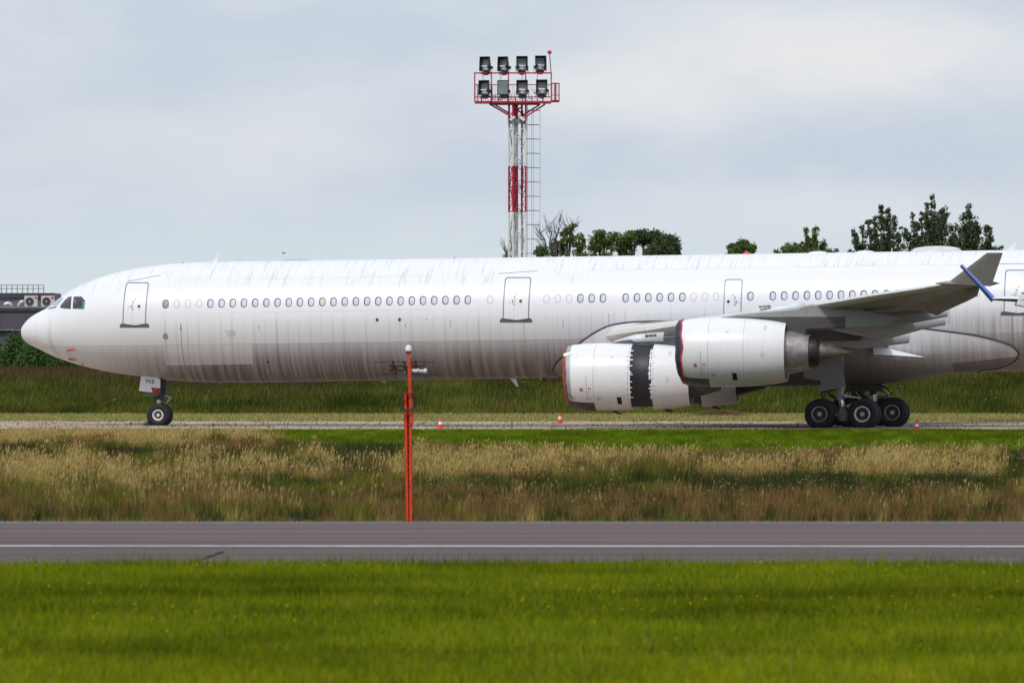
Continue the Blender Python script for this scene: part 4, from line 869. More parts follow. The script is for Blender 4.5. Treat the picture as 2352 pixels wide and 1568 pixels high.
# cockpit glazing
def b1(x, y): return ((x / 3.7333) / 1.7415, (1100 + y / 3.7333) / 1.7415)
m_cock = mat('cockpit_glass', (.045, .045, .05), .15, var=.4, vscale=4, coat=.5); m_shield = mat('windshield_glass', (.36, .47, .5), .15, var=.2, vscale=2, coat=.5); m_cf = mat('glass_frame', (.12, .13, .15), .4)
def glaze(name, pts, m, grow=.04):
    P = [U(*b1(*p)) for p in pts]; cx = sum(p[0] for p in P) / len(P); cz = sum(p[1] for p in P) / len(P); Q = [(cx + (p[0] - cx) * (1 + grow), cz + (p[1] - cz) * (1 + grow)) for p in P]
    mb = MB(); patch(mb, P, .012, 5, 5); o = mb.build(name, m, jet, smooth=True); mb = MB(); patch(mb, Q, .007, 5, 5); mb.build('window_frame', m_cf, o, smooth=True); return o
def shield():
    """front windshield panel: from the near edge across to the centreline, built in (x, z) of the skin"""
    a, b, c_, d = U(*b1(833, 488)), U(*b1(948, 346)), U(*b1(895, 342)), U(*b1(760, 492))
    mb = MB(); rows = []
    for i in range(9):
        t_ = i / 8; xn, zn = a[0] + (b[0] - a[0]) * t_, a[1] + (b[1] - a[1]) * t_; p = surf(xn, zn); row = []
        for j in range(9):
            w_ = 1 - j / 8 * .97; x_ = xn - (1 - w_) * .62 * (1 - .15 * t_); 
            zc, rz, ww_ = fus(x_); s_ = min(p[1] * w_, ww_ * .999); row.append((x_ - .005, s_, zc + rz * math.sqrt(max(0, 1 - (s_ / ww_) ** 2)) + .014))
        rows.append(row)
    mb.grid(rows); return mb.build('windshield', m_shield, jet, smooth=True)
shield()
glaze('cockpit_window', [(898, 487), (906, 455), (960, 385), (1020, 330), (1068, 325), (1055, 503), (960, 498)], m_cock)
o = glaze('cockpit_window', [(1088, 500), (1103, 325), (1215, 323), (1268, 385), (1255, 503)], m_cock)
mb = MB(); patch(mb, [U(*b1(*p)) for p in ((1230, 400), (1262, 392), (1252, 498), (1222, 490), (1240, 440))], .016, 2, 2); mb.build('glare', mat('teal_glass', (.03, .3, .3), .2), o)
mb = MB(); patch(mb, [U(*b1(*p)) for p in ((1108, 365), (1135, 362), (1132, 410), (1106, 405))], .016, 2, 2); mb.build('seat', mat('seat_tan', (.22, .16, .06), .6), o)
mb = MB(); stripe(mb, [U(*b1(725, 503)), U(*b1(770, 490)), U(*b1(833, 482))], .05, .012); mb.build('wiper', m_blk, jet)
# marks on the forward skin
def zz1(x, y): return (x / 3.2122, 516.8 + y / 3.2122)
def zz2(x, y): return ((1000 + x / 1.845) / 1.7415, (950 + y / 1.845) / 1.7415)
m_rc = mat('red_cover', (.55, .015, .03), .5); m_mark = mat('mark_dark', (.07, .06, .07), .6); m_plate = mat('probe_plate', (.55, .5, .48), .5, var=.1)
for a, b in (((494, 921), (548, 913)), ((507, 982), (557, 988)), ((600, 1032), (607, 1020))):
    mb = MB(); p, q_ = surf(*U(*zz1(*a)), .05), surf(*U(*zz1(*b)), .06); mb.tube(p, q_, .035, .022, 8); mb.build('probe_cover', m_rc, jet, smooth=True)
mb = MB(); stripe(mb, [U(*zz1(505, 945)), U(*zz1(545, 975)), U(*zz1(575, 1000))], .02, .008); band(mb, [U(535 / 3.2122 + 14 * math.cos(a) * .9, 516.8 + 955 / 3.2122 + 15 * math.sin(a)) for a in np.linspace(0, 2 * math.pi, 24, endpoint=False)], [U(535 / 3.2122 + 13.4 * math.cos(a) * .9, 516.8 + 955 / 3.2122 + 14.4 * math.sin(a)) for a in np.linspace(0, 2 * math.pi, 24, endpoint=False)], .006); mb.build('probe_plate', m_plate, jet)
def ring_uv(mb, u, v, r0, r1, off=.008):
    x_, z_ = U(u, v); an = np.linspace(0, 2 * math.pi, 22, endpoint=False); band(mb, [(x_ + r1 * math.cos(a), z_ + r1 * math.sin(a)) for a in an], [(x_ + r0 * math.cos(a), z_ + r0 * math.sin(a)) for a in an], off)
def disc_uv(mb, u, v, r, off=.008):
    x_, z_ = U(u, v); patch(mb, [(x_ + r * math.cos(a), z_ + r * math.sin(a)) for a in np.linspace(0, 2 * math.pi, 12, endpoint=False)], off, 1, 1)
mb = MB(); ring_uv(mb, 380.2, 772.1, .085, .125); o = mb.build('static_port', mat('port_red', (.3, .015, .02), .5), jet); mb = MB(); disc_uv(mb, 380.2, 772.1, .04); stripe(mb, [U(379, 769.5), U(381, 774.5)], .03); mb.build('port_hole', m_mark, o)
mb = MB(); x_, z_ = U(415.5, 752); patch(mb, rrect(x_, z_, .05, .3, .01), .01, 2, 1); stripe(mb, [U(415.8, 757), U(418, 800), U(423, 830), U(430, 855)], .022, .007); mb.build('vent_slot', mat('vent_dark', (.18, .16, .15), .6), jet)
mb = MB(); x_, z_ = U(531.3, 765.2); band(mb, rrect(x_, z_, .34, .2, .03), rrect(x_, z_, .31, .17, .02), .008); stripe(mb, [(x_ - .15, z_ + .0), (x_ + .15, z_)], .012); mb.build('service_hatch', m_thin, jet)
for (a, b) in ((938, 607), (1104, 605)):
    mb = MB(); u_, v_ = zz2(a, b); x_, z_ = U(u_, v_); patch(mb, rrect(x_, z_, .13, .15, .04), .01, 2, 1); o = mb.build('drain_port', m_mark, jet)
for (a, b) in ((133, 917),):
    mb = MB(); x_, z_ = U(*zz2(a, b)); patch(mb, rrect(x_, z_, .11, .1, .01), .01, 2, 1); mb.build('drain_port', m_mark, jet)
mb = MB()
for (a, b) in ((66, 655), (66, 670), (1147, 640), (1147, 655), (1478, 614), (1480, 633), (1480, 650), (1302, 602), (-180, 690)):
    x_, z_ = U(*zz2(a, b)); patch(mb, rrect(x_, z_, .06, .028, .005), .008, 1, 1)
for v_ in (740, 748, 754): x_, z_ = U(1293.5, v_ - 4); patch(mb, rrect(x_, z_, .06, .03, .005), .008, 1, 1)
for k in range(7): x_, z_ = U(1398.5, 720.5 + k * 4.6); patch(mb, rrect(x_, z_, .03, .04, .005), .008, 1, 1)
for k in range(8): x_, z_ = U(2180, 710 + k * 4.3); patch(mb, rrect(x_, z_, .05, .03, .005), .008, 1, 1)
mb.build('stencil_marks', m_mark, jet)
# red crossed covers in their outlined panel
mb = MB(); cx, cz = U(*zz2(1150, 963)); band(mb, rrect(cx, cz, 2.85, .6, .06), rrect(cx, cz, 2.81, .56, .05), .01); mb.build('outflow_panel', m_mark, jet)
for (a, b) in ((1069, 961), (1149, 961), (1233, 960)):
    x_, z_ = U(*zz2(a, b)); mb = MB()
    for (dx, dz) in ((.24, .15), (.27, -.2), (-.27, .17), (-.27, -.2)): stripe(mb, [(x_, z_), (x_ + dx * .9, z_ + dz * .75)], .06, .02)
    o = mb.build('vent_cover', mat('cover_maroon', (.13, .012, .02), .6), jet); mb = MB(); stripe(mb, [(x_ - .04, z_ + .33), (x_ + .04, z_ - .26)], .075, .026); mb.build('strap', mat('strap_navy', (.03, .035, .06), .6), o)
# wires, antennas, domes
def blade(u, v, h, w, m, up=True, s=0., name='antenna', tilt=.5):
    x_, z_ = PL(u, v, s); zc, rz, ww_ = fus(x_); zb = zc + (rz if up else -rz); d_ = 1 if up else -1; mb = MB()
    mb.prism([(x_ - w / 2, zb - d_ * .05), (x_ + w / 2, zb - d_ * .05), (x_ + w / 2 + h * tilt * .7, zb + d_ * h), (x_ + w / 2 + h * tilt * .7 - w * .3, zb + d_ * h)], s - .02, s + .02); return mb.build(name, m, jet, bevel=.006)
blade(492, 600, .38, .3, m_wht); blade(1177, 868, .38, .3, m_wht, False); blade(1248, 868, .2, .25, m_mark, False); blade(875, 870, .12, .4, mat('light_grey', (.4, .4, .42), .5), False)
blade(418, 604, .05, .12, m_mark); blade(1042, 594, .07, .06, m_mark); blade(549, 600, .07, .05, mat('tag_orange', (.7, .2, .02), .5)); blade(2320, 574, .35, .4, m_wht)
def dome(u0, u1, h, name='antenna_dome', m=m_wht, wy_=.55):
    (x0_, _), (x1_, _) = PL(u0, 590, 0), PL(u1, 590, 0); xc = (x0_ + x1_) / 2; L = (x1_ - x0_) / 2; zc, rz, _ = fus(xc); rows = []
    for i in range(13):
        t_ = -1 + 2 * i / 12; hh = math.sqrt(max(0, 1 - t_ * t_)); rows.append([(xc + L * t_, wy_ * hh * math.cos(a), fus(xc + L * t_)[0] + fus(xc + L * t_)[1] - .04 + (h + .04) * hh ** .8 * math.sin(a) - .06 * (1 - math.sin(a))) for a in np.linspace(0, math.pi, 13)])
    mb = MB(); mb.grid(rows); return mb.build(name, m, jet, smooth=True)
m_domeg = mat('dome_grey', (.42, .43, .44), .45, var=.15, vscale=1)
o = dome(637, 719, .07, m=m_domeg, wy_=.3); dome(2089, 2212, .24, m=mat('dome_pale', (.6, .6, .62), .4, var=.08)); dome(1855, 1902, .08); dome(1965, 2010, .08)
mb = MB(); x_, z_ = PL(1715, 583, 0); zz_ = sum(fus(x_)[:2]); mb.lathe([(zz_ - .05, .17), (zz_ + .04, .15), (zz_ + .1, .08), (zz_ + .12, 0)], (x_, 0, 0), 'z', 16); mb.build('beacon', mat('beacon_red', None), jet, smooth=True)
# ---- belly fairing
UP = [(1270.4, 850.2), (1271.8, 841.4), (1282, 828), (1302.6, 809), (1323, 793), (1346.5, 775.5), (1370, 760.8), (1399, 747.6), (1428.6, 741.8), (1469.6, 738.3), (1566, 736.5), (1800, 739), (2000, 746), (2109.4, 752.9), (2179.7, 760.8), (2235.4, 768.7), (2279.3, 778.4), (2308.6, 787.2), (2329, 797.5), (2339.4, 809.2)]
LO = [(1270.4, 851.5), (1274, 858), (1281, 862.5), (1290, 864.5)]
LO2 = [(2262, 848), (2290, 845), (2308.6, 840), (2326, 831), (2338, 820.9), (2339.4, 811)]
def ang(x, z): zc, rz, w = fus(x); return math.asin(max(-1, min(1, (z - zc) / rz)))
upp = [U(*p) for p in UP]; ux = np.array([p[0] for p in upp]); ua = np.array([ang(*p) for p in upp])
for i in range(1, len(ux)): ux[i] = max(ux[i], ux[i - 1] + 1e-3)
lop = [U(*p) for p in LO]; lo2 = [U(*p) for p in LO2]
lx = [p[0] for p in lop] + [lop[-1][0] + .5, lo2[0][0] - .9] + [p[0] for p in lo2]; la = [ang(*p) for p in lop] + [-math.pi / 2, -math.pi / 2] + [ang(*p) for p in lo2]
lx[0] = ux[0]; lx[-1] = ux[-1]
XF0, XF1 = ux[0], ux[-1]; XL1 = lop[-1][0] + .5; XL2 = lo2[0][0] - .9
def bell(x, t_):
    """t_: 0 at upper edge .. 1 at lower edge. returns point (x, s, z)"""
    a0 = pchip(ux, ua, x); a1 = float(np.interp(x, lx, la)); zc, rz, w = fus(x); an = a0 + (a1 - a0) * t_
    e0 = min(1, (x - XF0) / 4.5); e1 = min(1, max(0, (XF1 - x) / 9.0)); D = .5 * math.sin(math.pi / 2 * e0) * math.sin(math.pi / 2 * e1) ** .8
    free = 1 if a1 > -1.5 else 0
    pr = math.sin(math.pi / 2 * min(1, t_ * 1.6)) if not free else math.sin(math.pi * min(1, max(0, t_)))
    boxy = 1 + .45 * D * math.exp(-((an + .75) / .45) ** 2)
    mlo = min(1, max(0, (XL2 - x) / 3.6)); mlo = mlo * mlo * (3 - 2 * mlo); pr = math.sin(math.pi / 2 * min(1, t_ * 1.6)) * (1 - (1 - mlo) * t_ ** 1.5)
    if x < XL1: pr *= 1 - t_ ** 3 * (1 - max(0, (x - XF0) / (XL1 - XF0)))
    d = (.03 + D * pr) * boxy; c, s_ = math.cos(an), math.sin(an); n_ = math.hypot(c / w, s_ / rz)
    return (x, w * c + d * (c / w) / n_, zc + rz * s_ + d * (s_ / rz) / n_)
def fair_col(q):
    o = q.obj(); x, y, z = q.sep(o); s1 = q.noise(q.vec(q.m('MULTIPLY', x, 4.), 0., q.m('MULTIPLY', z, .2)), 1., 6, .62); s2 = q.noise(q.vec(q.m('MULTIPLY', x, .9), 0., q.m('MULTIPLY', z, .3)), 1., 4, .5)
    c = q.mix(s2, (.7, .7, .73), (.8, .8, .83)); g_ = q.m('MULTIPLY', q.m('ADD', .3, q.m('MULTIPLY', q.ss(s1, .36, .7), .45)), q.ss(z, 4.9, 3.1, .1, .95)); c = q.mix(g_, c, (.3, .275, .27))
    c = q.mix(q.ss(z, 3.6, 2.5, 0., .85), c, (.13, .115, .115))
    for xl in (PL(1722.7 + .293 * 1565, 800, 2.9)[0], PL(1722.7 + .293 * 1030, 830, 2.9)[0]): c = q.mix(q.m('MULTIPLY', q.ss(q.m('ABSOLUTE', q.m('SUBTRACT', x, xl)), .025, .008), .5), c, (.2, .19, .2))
    fz = q.m('ADD', 2.93, q.m('MULTIPLY', q.m('SUBTRACT', x, PL(2183, 840, 2.9)[0]), .105)); wing_shade = q.m('MULTIPLY', q.ss(x, 41.0, 40.2), q.ss(x, 30., 33.)); c = q.mix(q.m('MULTIPLY', wing_shade, .45), c, (.16, .15, .155))  # shade under the wing mixed into the fairing colour
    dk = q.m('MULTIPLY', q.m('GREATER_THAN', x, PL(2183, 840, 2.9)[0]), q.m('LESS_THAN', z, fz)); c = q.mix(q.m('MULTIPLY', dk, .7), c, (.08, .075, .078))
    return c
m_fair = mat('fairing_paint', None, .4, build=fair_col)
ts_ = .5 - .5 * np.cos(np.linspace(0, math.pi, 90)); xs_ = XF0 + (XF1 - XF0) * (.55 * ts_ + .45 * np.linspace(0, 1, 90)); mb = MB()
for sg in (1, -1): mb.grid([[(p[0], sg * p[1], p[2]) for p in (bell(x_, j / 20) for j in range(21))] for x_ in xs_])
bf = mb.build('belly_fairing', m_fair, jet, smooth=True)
mb = MB(); pts = [bell(x_, 0) for x_ in xs_] + [bell(x_, 1) for x_ in xs_[::-1] if np.interp(x_, lx, la) > -1.5]; nn_ = len(xs_); kb = [i for i, p in enumerate(pts[nn_:]) if p[0] > 45]; mb.path(pts[:nn_] + [pts[nn_ + i] for i in kb], .036, 5); fr_ = [bell(x_, 1) for x_ in xs_ if x_ < XL1]; mb.path(fr_, .03, 5); mb.build('seal', mat('seal_black', (.03, .028, .035), .6), bf)
mb = MB(); pts = [surf(*U(1205.9 + .29297 * a, 545.5 + .29297 * b), .56) for a, b in ((512, 822), (570, 780), (650, 738), (750, 708), (870, 688), (1000, 680))]
# ---- wing
LEs = [(2.0, 27.3, 4.05), (2.6, 27.6, 4.1), (3.0, 28.4, 4.25), (3.5, 29.25, 4.36), (5., 30.25, 4.45), (7.5, 31.85, 4.65), (10, 33.46, 4.86), (14, 36.05, 5.15), (19.2, 39.4, 5.52), (24, 42.5, 5.93), (27.6, 44.85, 6.2), (29.3, 45.95, 6.36), (29.9, 46.4, 6.46)]
TEs = [(2.0, 41.0, 3.7), (2.6, 41.1, 3.72), (3.0, 41.15, 3.75), (3.5, 41.2, 3.82), (5., 41.35, 4.05), (7.5, 41.6, 4.38), (10, 41.9, 4.66), (14, 43.25, 5.04), (19.2, 44.9, 5.5), (24, 46.35, 5.95), (27.6, 47.45, 6.28), (29.3, 47.95, 6.4), (29.9, 48.1, 6.46)]
THK = [1.5, 1.5, 1.45, 1.35, 1.2, 1.02, .86, .66, .48, .36, .28, .22, .16]
def le(s): return [float(np.interp(s, [a[0] for a in LEs], [a[i] for a in LEs])) for i in (1, 2)]
def te(s): return [float(np.interp(s, [a[0] for a in TEs], [a[i] for a in TEs])) for i in (1, 2)]
def th(s): return float(np.interp(s, [a[0] for a in LEs], THK))
def sect(s, droop=0., n=15):
    (x0_, z0_), (x1_, z1_) = le(s), te(s); t_ = th(s); P = []
    fr = [(1 - math.cos(math.pi * i / n)) / 2 for i in range(n + 1)]
    def yt(f): return 5 * (.2969 * math.sqrt(f) - .126 * f - .3516 * f * f + .2843 * f ** 3 - .1015 * f ** 4) * t_
    def pt(f, sg):
        z_ = z0_ + (z1_ - z0_) * f + sg * yt(f) * (1.05 if sg > 0 else .8) ; x_ = x0_ + (x1_ - x0_) * f
        if f > .74: z_ -= droop * (f - .74) / .26; x_ -= droop * .25 * (f - .74) / .26
        return (x_, s, z_)
    return [pt(f, 1) for f in fr[::-1]] + [pt(f, -1) for f in fr[1:]]
def wing_col(q):
    o = q.obj(); x, y, z = q.sep(o); sg = q.m('ABSOLUTE', y); xl = q.m('ADD', q.m('MULTIPLY', sg, .646), 27.0); f = q.m('SUBTRACT', x, xl)
    n1 = q.noise(o, .9, 5, .6); n2 = q.noise(q.vec(q.m('MULTIPLY', sg, 1.2), q.m('MULTIPLY', x, 4), 0.), 1., 4, .6)
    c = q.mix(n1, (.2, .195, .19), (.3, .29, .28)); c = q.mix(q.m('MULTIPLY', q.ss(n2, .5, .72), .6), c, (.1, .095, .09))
    led = q.ss(f, .62, .5); c = q.mix(led, c, q.mix(n1, (.55, .53, .51), (.7, .68, .66)))
    c = q.mix(q.m('MULTIPLY', q.ss(q.m('ABSOLUTE', q.m('SUBTRACT', f, .62)), .04, .01), .6), c, (.1, .1, .1))
    rb = q.m('PINGPONG', sg, 2.35); c = q.mix(q.m('MULTIPLY', q.m('MULTIPLY', q.ss(rb, .03, .01), led), .7), c, (.12, .12, .12))
    sp = q.ss(q.m('ABSOLUTE', q.m('SUBTRACT', f, 3.4)), .04, .01); c = q.mix(q.m('MULTIPLY', sp, .35), c, (.14, .14, .14))
    return c
m_wing = mat('wing_paint', None, .4, build=wing_col)
for sg in (1, -1):
    mb = MB(); sl = sorted(set([a[0] for a in LEs] + [4.2, 6, 8.6, 12, 16, 17.5, 21, 22.5, 25.5, 28.5]) - {19.2, 27.6}); sta = [(s, 0.) for s in sl if s < 19.3] + [(19.5, 0.), (19.52, .45)] + [(s, .42) for s in sl if 19.6 < s < 27.5] + [(27.6, .38), (27.62, 0.)] + [(s, 0.) for s in sl if s > 27.7]
    rows = [[(p[0], sg * p[1], p[2]) for p in sect(s, d_)] for s, d_ in sta]; mb.grid(rows); n_ = len(rows[0]); mb.add(rows[-1], [tuple(range(n_))])
    wg = mb.build('wing', m_wing, jet, smooth=True, autos=35)
    # winglet
    def wlp(u, v, s): return PL(u, v, s)
    base0, base1 = (46.3, 6.42), (48.15, 6.44); t0_, t1_ = wlp(2267, 580.6, 30.45), wlp(2303.6, 580.6, 30.45)
    if sg == 1: b0_, b1_ = wlp(2172, 652.5, 29.9), wlp(2277, 656, 29.95)
    mb = MB(); P = [(b0_[0], 29.85, b0_[1] - .0), (b1_[0], 29.95, b1_[1] - .03), (t1_[0], 30.5, t1_[1]), (t0_[0], 30.5, t0_[1])]
    def thick(P, tb, tt):
        vs = []
        for i in range(4):
            w_ = tb if i < 2 else tt
            vs.append(P[i])
        out_ = []
        for j in range(7):
            fz_ = j / 6; row = []
            for f in (0, .06, .25, .6, 1.0):
                a = Vector(P[0]).lerp(Vector(P[1]), f); b = Vector(P[3]).lerp(Vector(P[2]), f); p = a.lerp(b, fz_); ww_ = (tb + (tt - tb) * fz_) * {0: 0, .06: .55, .25: 1, .6: .75, 1.0: .1}[f] / 2; row.append((p, ww_))
            out_.append([(p[0], sg * (p[1] + w_), p[2]) for p, w_ in row] + [(p[0], sg * (p[1] - w_), p[2]) for p, w_ in row[::-1]])
        return out_
    rows = thick(P, .14, .07); mb.grid(rows); mb.add(rows[-1], [tuple(range(10))]); mb.build('winglet', mat('winglet_paint', (.25, .235, .215), .4, var=.06), jet, smooth=True, autos=40)
    # tip fairing under the winglet
    mb = MB(); mb.lathe([(45.75, .02), (46.2, .1), (47.2, .13), (48.2, .09), (48.5, .01)], (0, sg * 29.85, 6.42), 'x', 12); mb.build('wingtip_cap', mat('winglet_paint', None), jet, smooth=True)
    # flap track fairings
    for (s_, u_, v_, L, hh, ww2, thin) in ((16.9, 2176.5, 719, 4.9, .36, .21, 0), (13.4, 2172, 736.5, 5.6, .42, .24, 0), (11.2, 2153.4, 745.6, 5.6, .4, .22, 1), (7.9, 2088.5, 776.5, 5.4, .48, .27, 0)):
        xt, zt_ = PL(u_, v_, s_); mb = MB(); rows = []; x0_ = xt - L
        zu = te(s_)[1]
        for i in range(17):
            t_ = i / 16; x_ = x0_ + L * t_; e = (math.sin(math.pi * min(1, t_ * 1.1) ** .75) if t_ < .7 else None)
            rr = max(.03, math.sin(math.pi * (.04 + .96 * t_ * .82)) ** .75) if t_ < .999 else .3
            if t_ > .62: rr = 1 - (t_ - .62) / .38 * (.93 if thin else .55)
            else: rr = max(.04, math.sin(math.pi / 2 * (t_ / .62)) ** .8)
            (lx_, lz_), (tx_, tz_) = le(s_), te(s_); f = (x_ - lx_) / (tx_ - lx_); zw = lz_ + (tz_ - lz_) * min(1, f) - .12 * th(s_); zc_ = zw - hh * .55 * rr if t_ < .62 else None
            if zc_ is None: zc_ = zprev + (zt_ - zprev0) * 0 ; k3 = (t_ - .62) / .38; zc_ = zend0 + (zt_ - zend0) * k3
            else: zend0 = zc_; zprev = zc_; zprev0 = zc_
            rows.append([(x_, sg * s_ + ww2 * rr * math.cos(a), zc_ + hh * rr * math.sin(a)) for a in np.linspace(0, 2 * math.pi, 17)])
        mb.grid(rows); mb.add(rows[-1][:-1], [tuple(range(16))]); ff = mb.build('flap_fairing', mat('fairing_grey', (.36, .36, .39), .4, var=.08, vscale=.8), jet, smooth=True, autos=50)
        if thin:
            mb = MB(); mb.tube((xt - .75, sg * s_, zt_ + .0), (xt - .25, sg * s_, zt_), .06, .055, 10); ff2 = mb.build('fuel_pipe', mat('fairing_grey', None), ff, smooth=True, autos=50); mb = MB(); mb.tube((xt - .25, sg * s_, zt_), (xt, sg * s_, zt_), .075, n=10); mb.build('pipe_end', m_blk, ff)
# small fittings below the outer wing and the root wedge
mb = MB(); x_, z_ = PL(2140, 680, 24.5); mb.box((x_, 24.5, z_ + .03), (.45, .12, .12)); mb.box((x_ + .15, 24.5, z_ + .12), (.12, .1, .25)); mb.build('actuator', m_blk, jet)
mb = MB(); A_, B_, C_ = PL(2007, 792, 3.05), PL(2124, 820, 3.0), PL(2009, 813, 3.2)
mb.add([(A_[0], 2.9, A_[1]), (B_[0], 2.95, B_[1]), (C_[0], 3.75, C_[1]), (A_[0], 3.5, A_[1]), (A_[0], 2.6, C_[1] - .1), (B_[0], 2.7, B_[1] - .05)], [(0, 1, 3), (3, 1, 2), (0, 3, 2, 4), (4, 2, 1, 5), (0, 4, 5, 1)]); mb.build('root_fillet', m_wht, jet)
# ---- engines
ENG = [(0.0, 1.335), (.05, 1.37), (.45, 1.465), (1.0, 1.515), (1.33, 1.527), (2.0, 1.535), (2.9, 1.51), (3.6, 1.455), (4.1, 1.4), (4.68, 1.295)]
def er(x): return pchip(np.array([p[0] for p in ENG]), np.array([p[1] for p in ENG]), x)
def ep(x, z, off=.006, sh=0.): r_ = er(x - sh) + off; z = max(-r_ * .995, min(r_ * .995, z)); return (x, math.sqrt(r_ * r_ - z * z), z)
def epatch(mb, poly, off=.006, sub=2, rings=2, sh=0.):
    P = []
    for i in range(len(poly)):
        a, b = poly[i], poly[(i + 1) % len(poly)]
        for j in range(sub): P.append((a[0] + (b[0] - a[0]) * j / sub, a[1] + (b[1] - a[1]) * j / sub))
    cx, cz = sum(p[0] for p in P) / len(P), sum(p[1] for p in P) / len(P); n = len(P); vs = [ep(cx, cz, off, sh)]
    for k in range(1, rings + 1): vs += [ep(cx + (p[0] - cx) * k / rings, cz + (p[1] - cz) * k / rings, off, sh) for p in P]
    fs = [(0, 1 + i, 1 + (i + 1) % n) for i in range(n)]
    for k in range(rings - 1): o_ = 1 + k * n; fs += [(o_ + i, o_ + n + i, o_ + n + (i + 1) % n, o_ + (i + 1) % n) for i in range(n)]
    mb.add(vs, fs)
def eband(mb, outer, inner, off=.006, sh=0.):
    n = len(outer); vs = [ep(*p, off, sh) for p in outer] + [ep(*p, off, sh) for p in inner]; mb.add(vs, [(i, (i + 1) % n, n + (i + 1) % n, n + i) for i in range(n)])
def cowl_col(q):
    o = q.obj(); x, y, z = q.sep(o); s1 = q.noise(q.vec(q.m('MULTIPLY', x, 6.), 0., q.m('MULTIPLY', z, .7)), 1., 5, .6); n_ = q.noise(o, 1.2, 4); n3 = q.noise(q.vec(q.m('MULTIPLY', x, 14.), 9., q.m('MULTIPLY', z, .8)), 1., 4, .6)
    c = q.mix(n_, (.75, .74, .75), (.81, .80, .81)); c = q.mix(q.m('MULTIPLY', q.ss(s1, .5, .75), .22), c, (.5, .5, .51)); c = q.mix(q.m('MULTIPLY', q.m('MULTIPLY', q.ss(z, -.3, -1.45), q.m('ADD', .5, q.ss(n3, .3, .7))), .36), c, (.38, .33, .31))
    for xl in (1.33, 2.9): c = q.mix(q.m('MULTIPLY', q.ss(q.m('ABSOLUTE', q.m('SUBTRACT', x, xl)), .016, .006), .6), c, (.2, .2, .21))
    return c
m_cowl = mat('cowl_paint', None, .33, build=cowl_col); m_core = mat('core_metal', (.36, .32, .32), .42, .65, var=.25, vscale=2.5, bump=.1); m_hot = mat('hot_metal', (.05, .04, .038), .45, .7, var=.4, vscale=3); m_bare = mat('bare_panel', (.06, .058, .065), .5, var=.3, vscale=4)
m_redl = mat('red_line', (.45, .05, .06), .5)
def seg(a, b, n=14): return [(a + (b - a) * i / n, er(a + (b - a) * i / n)) for i in range(n + 1)]
def droop(p): return (p[0] - .085 * p[2] / 1.35 * max(0., 1 - p[0] / 1.3), p[1], p[2])
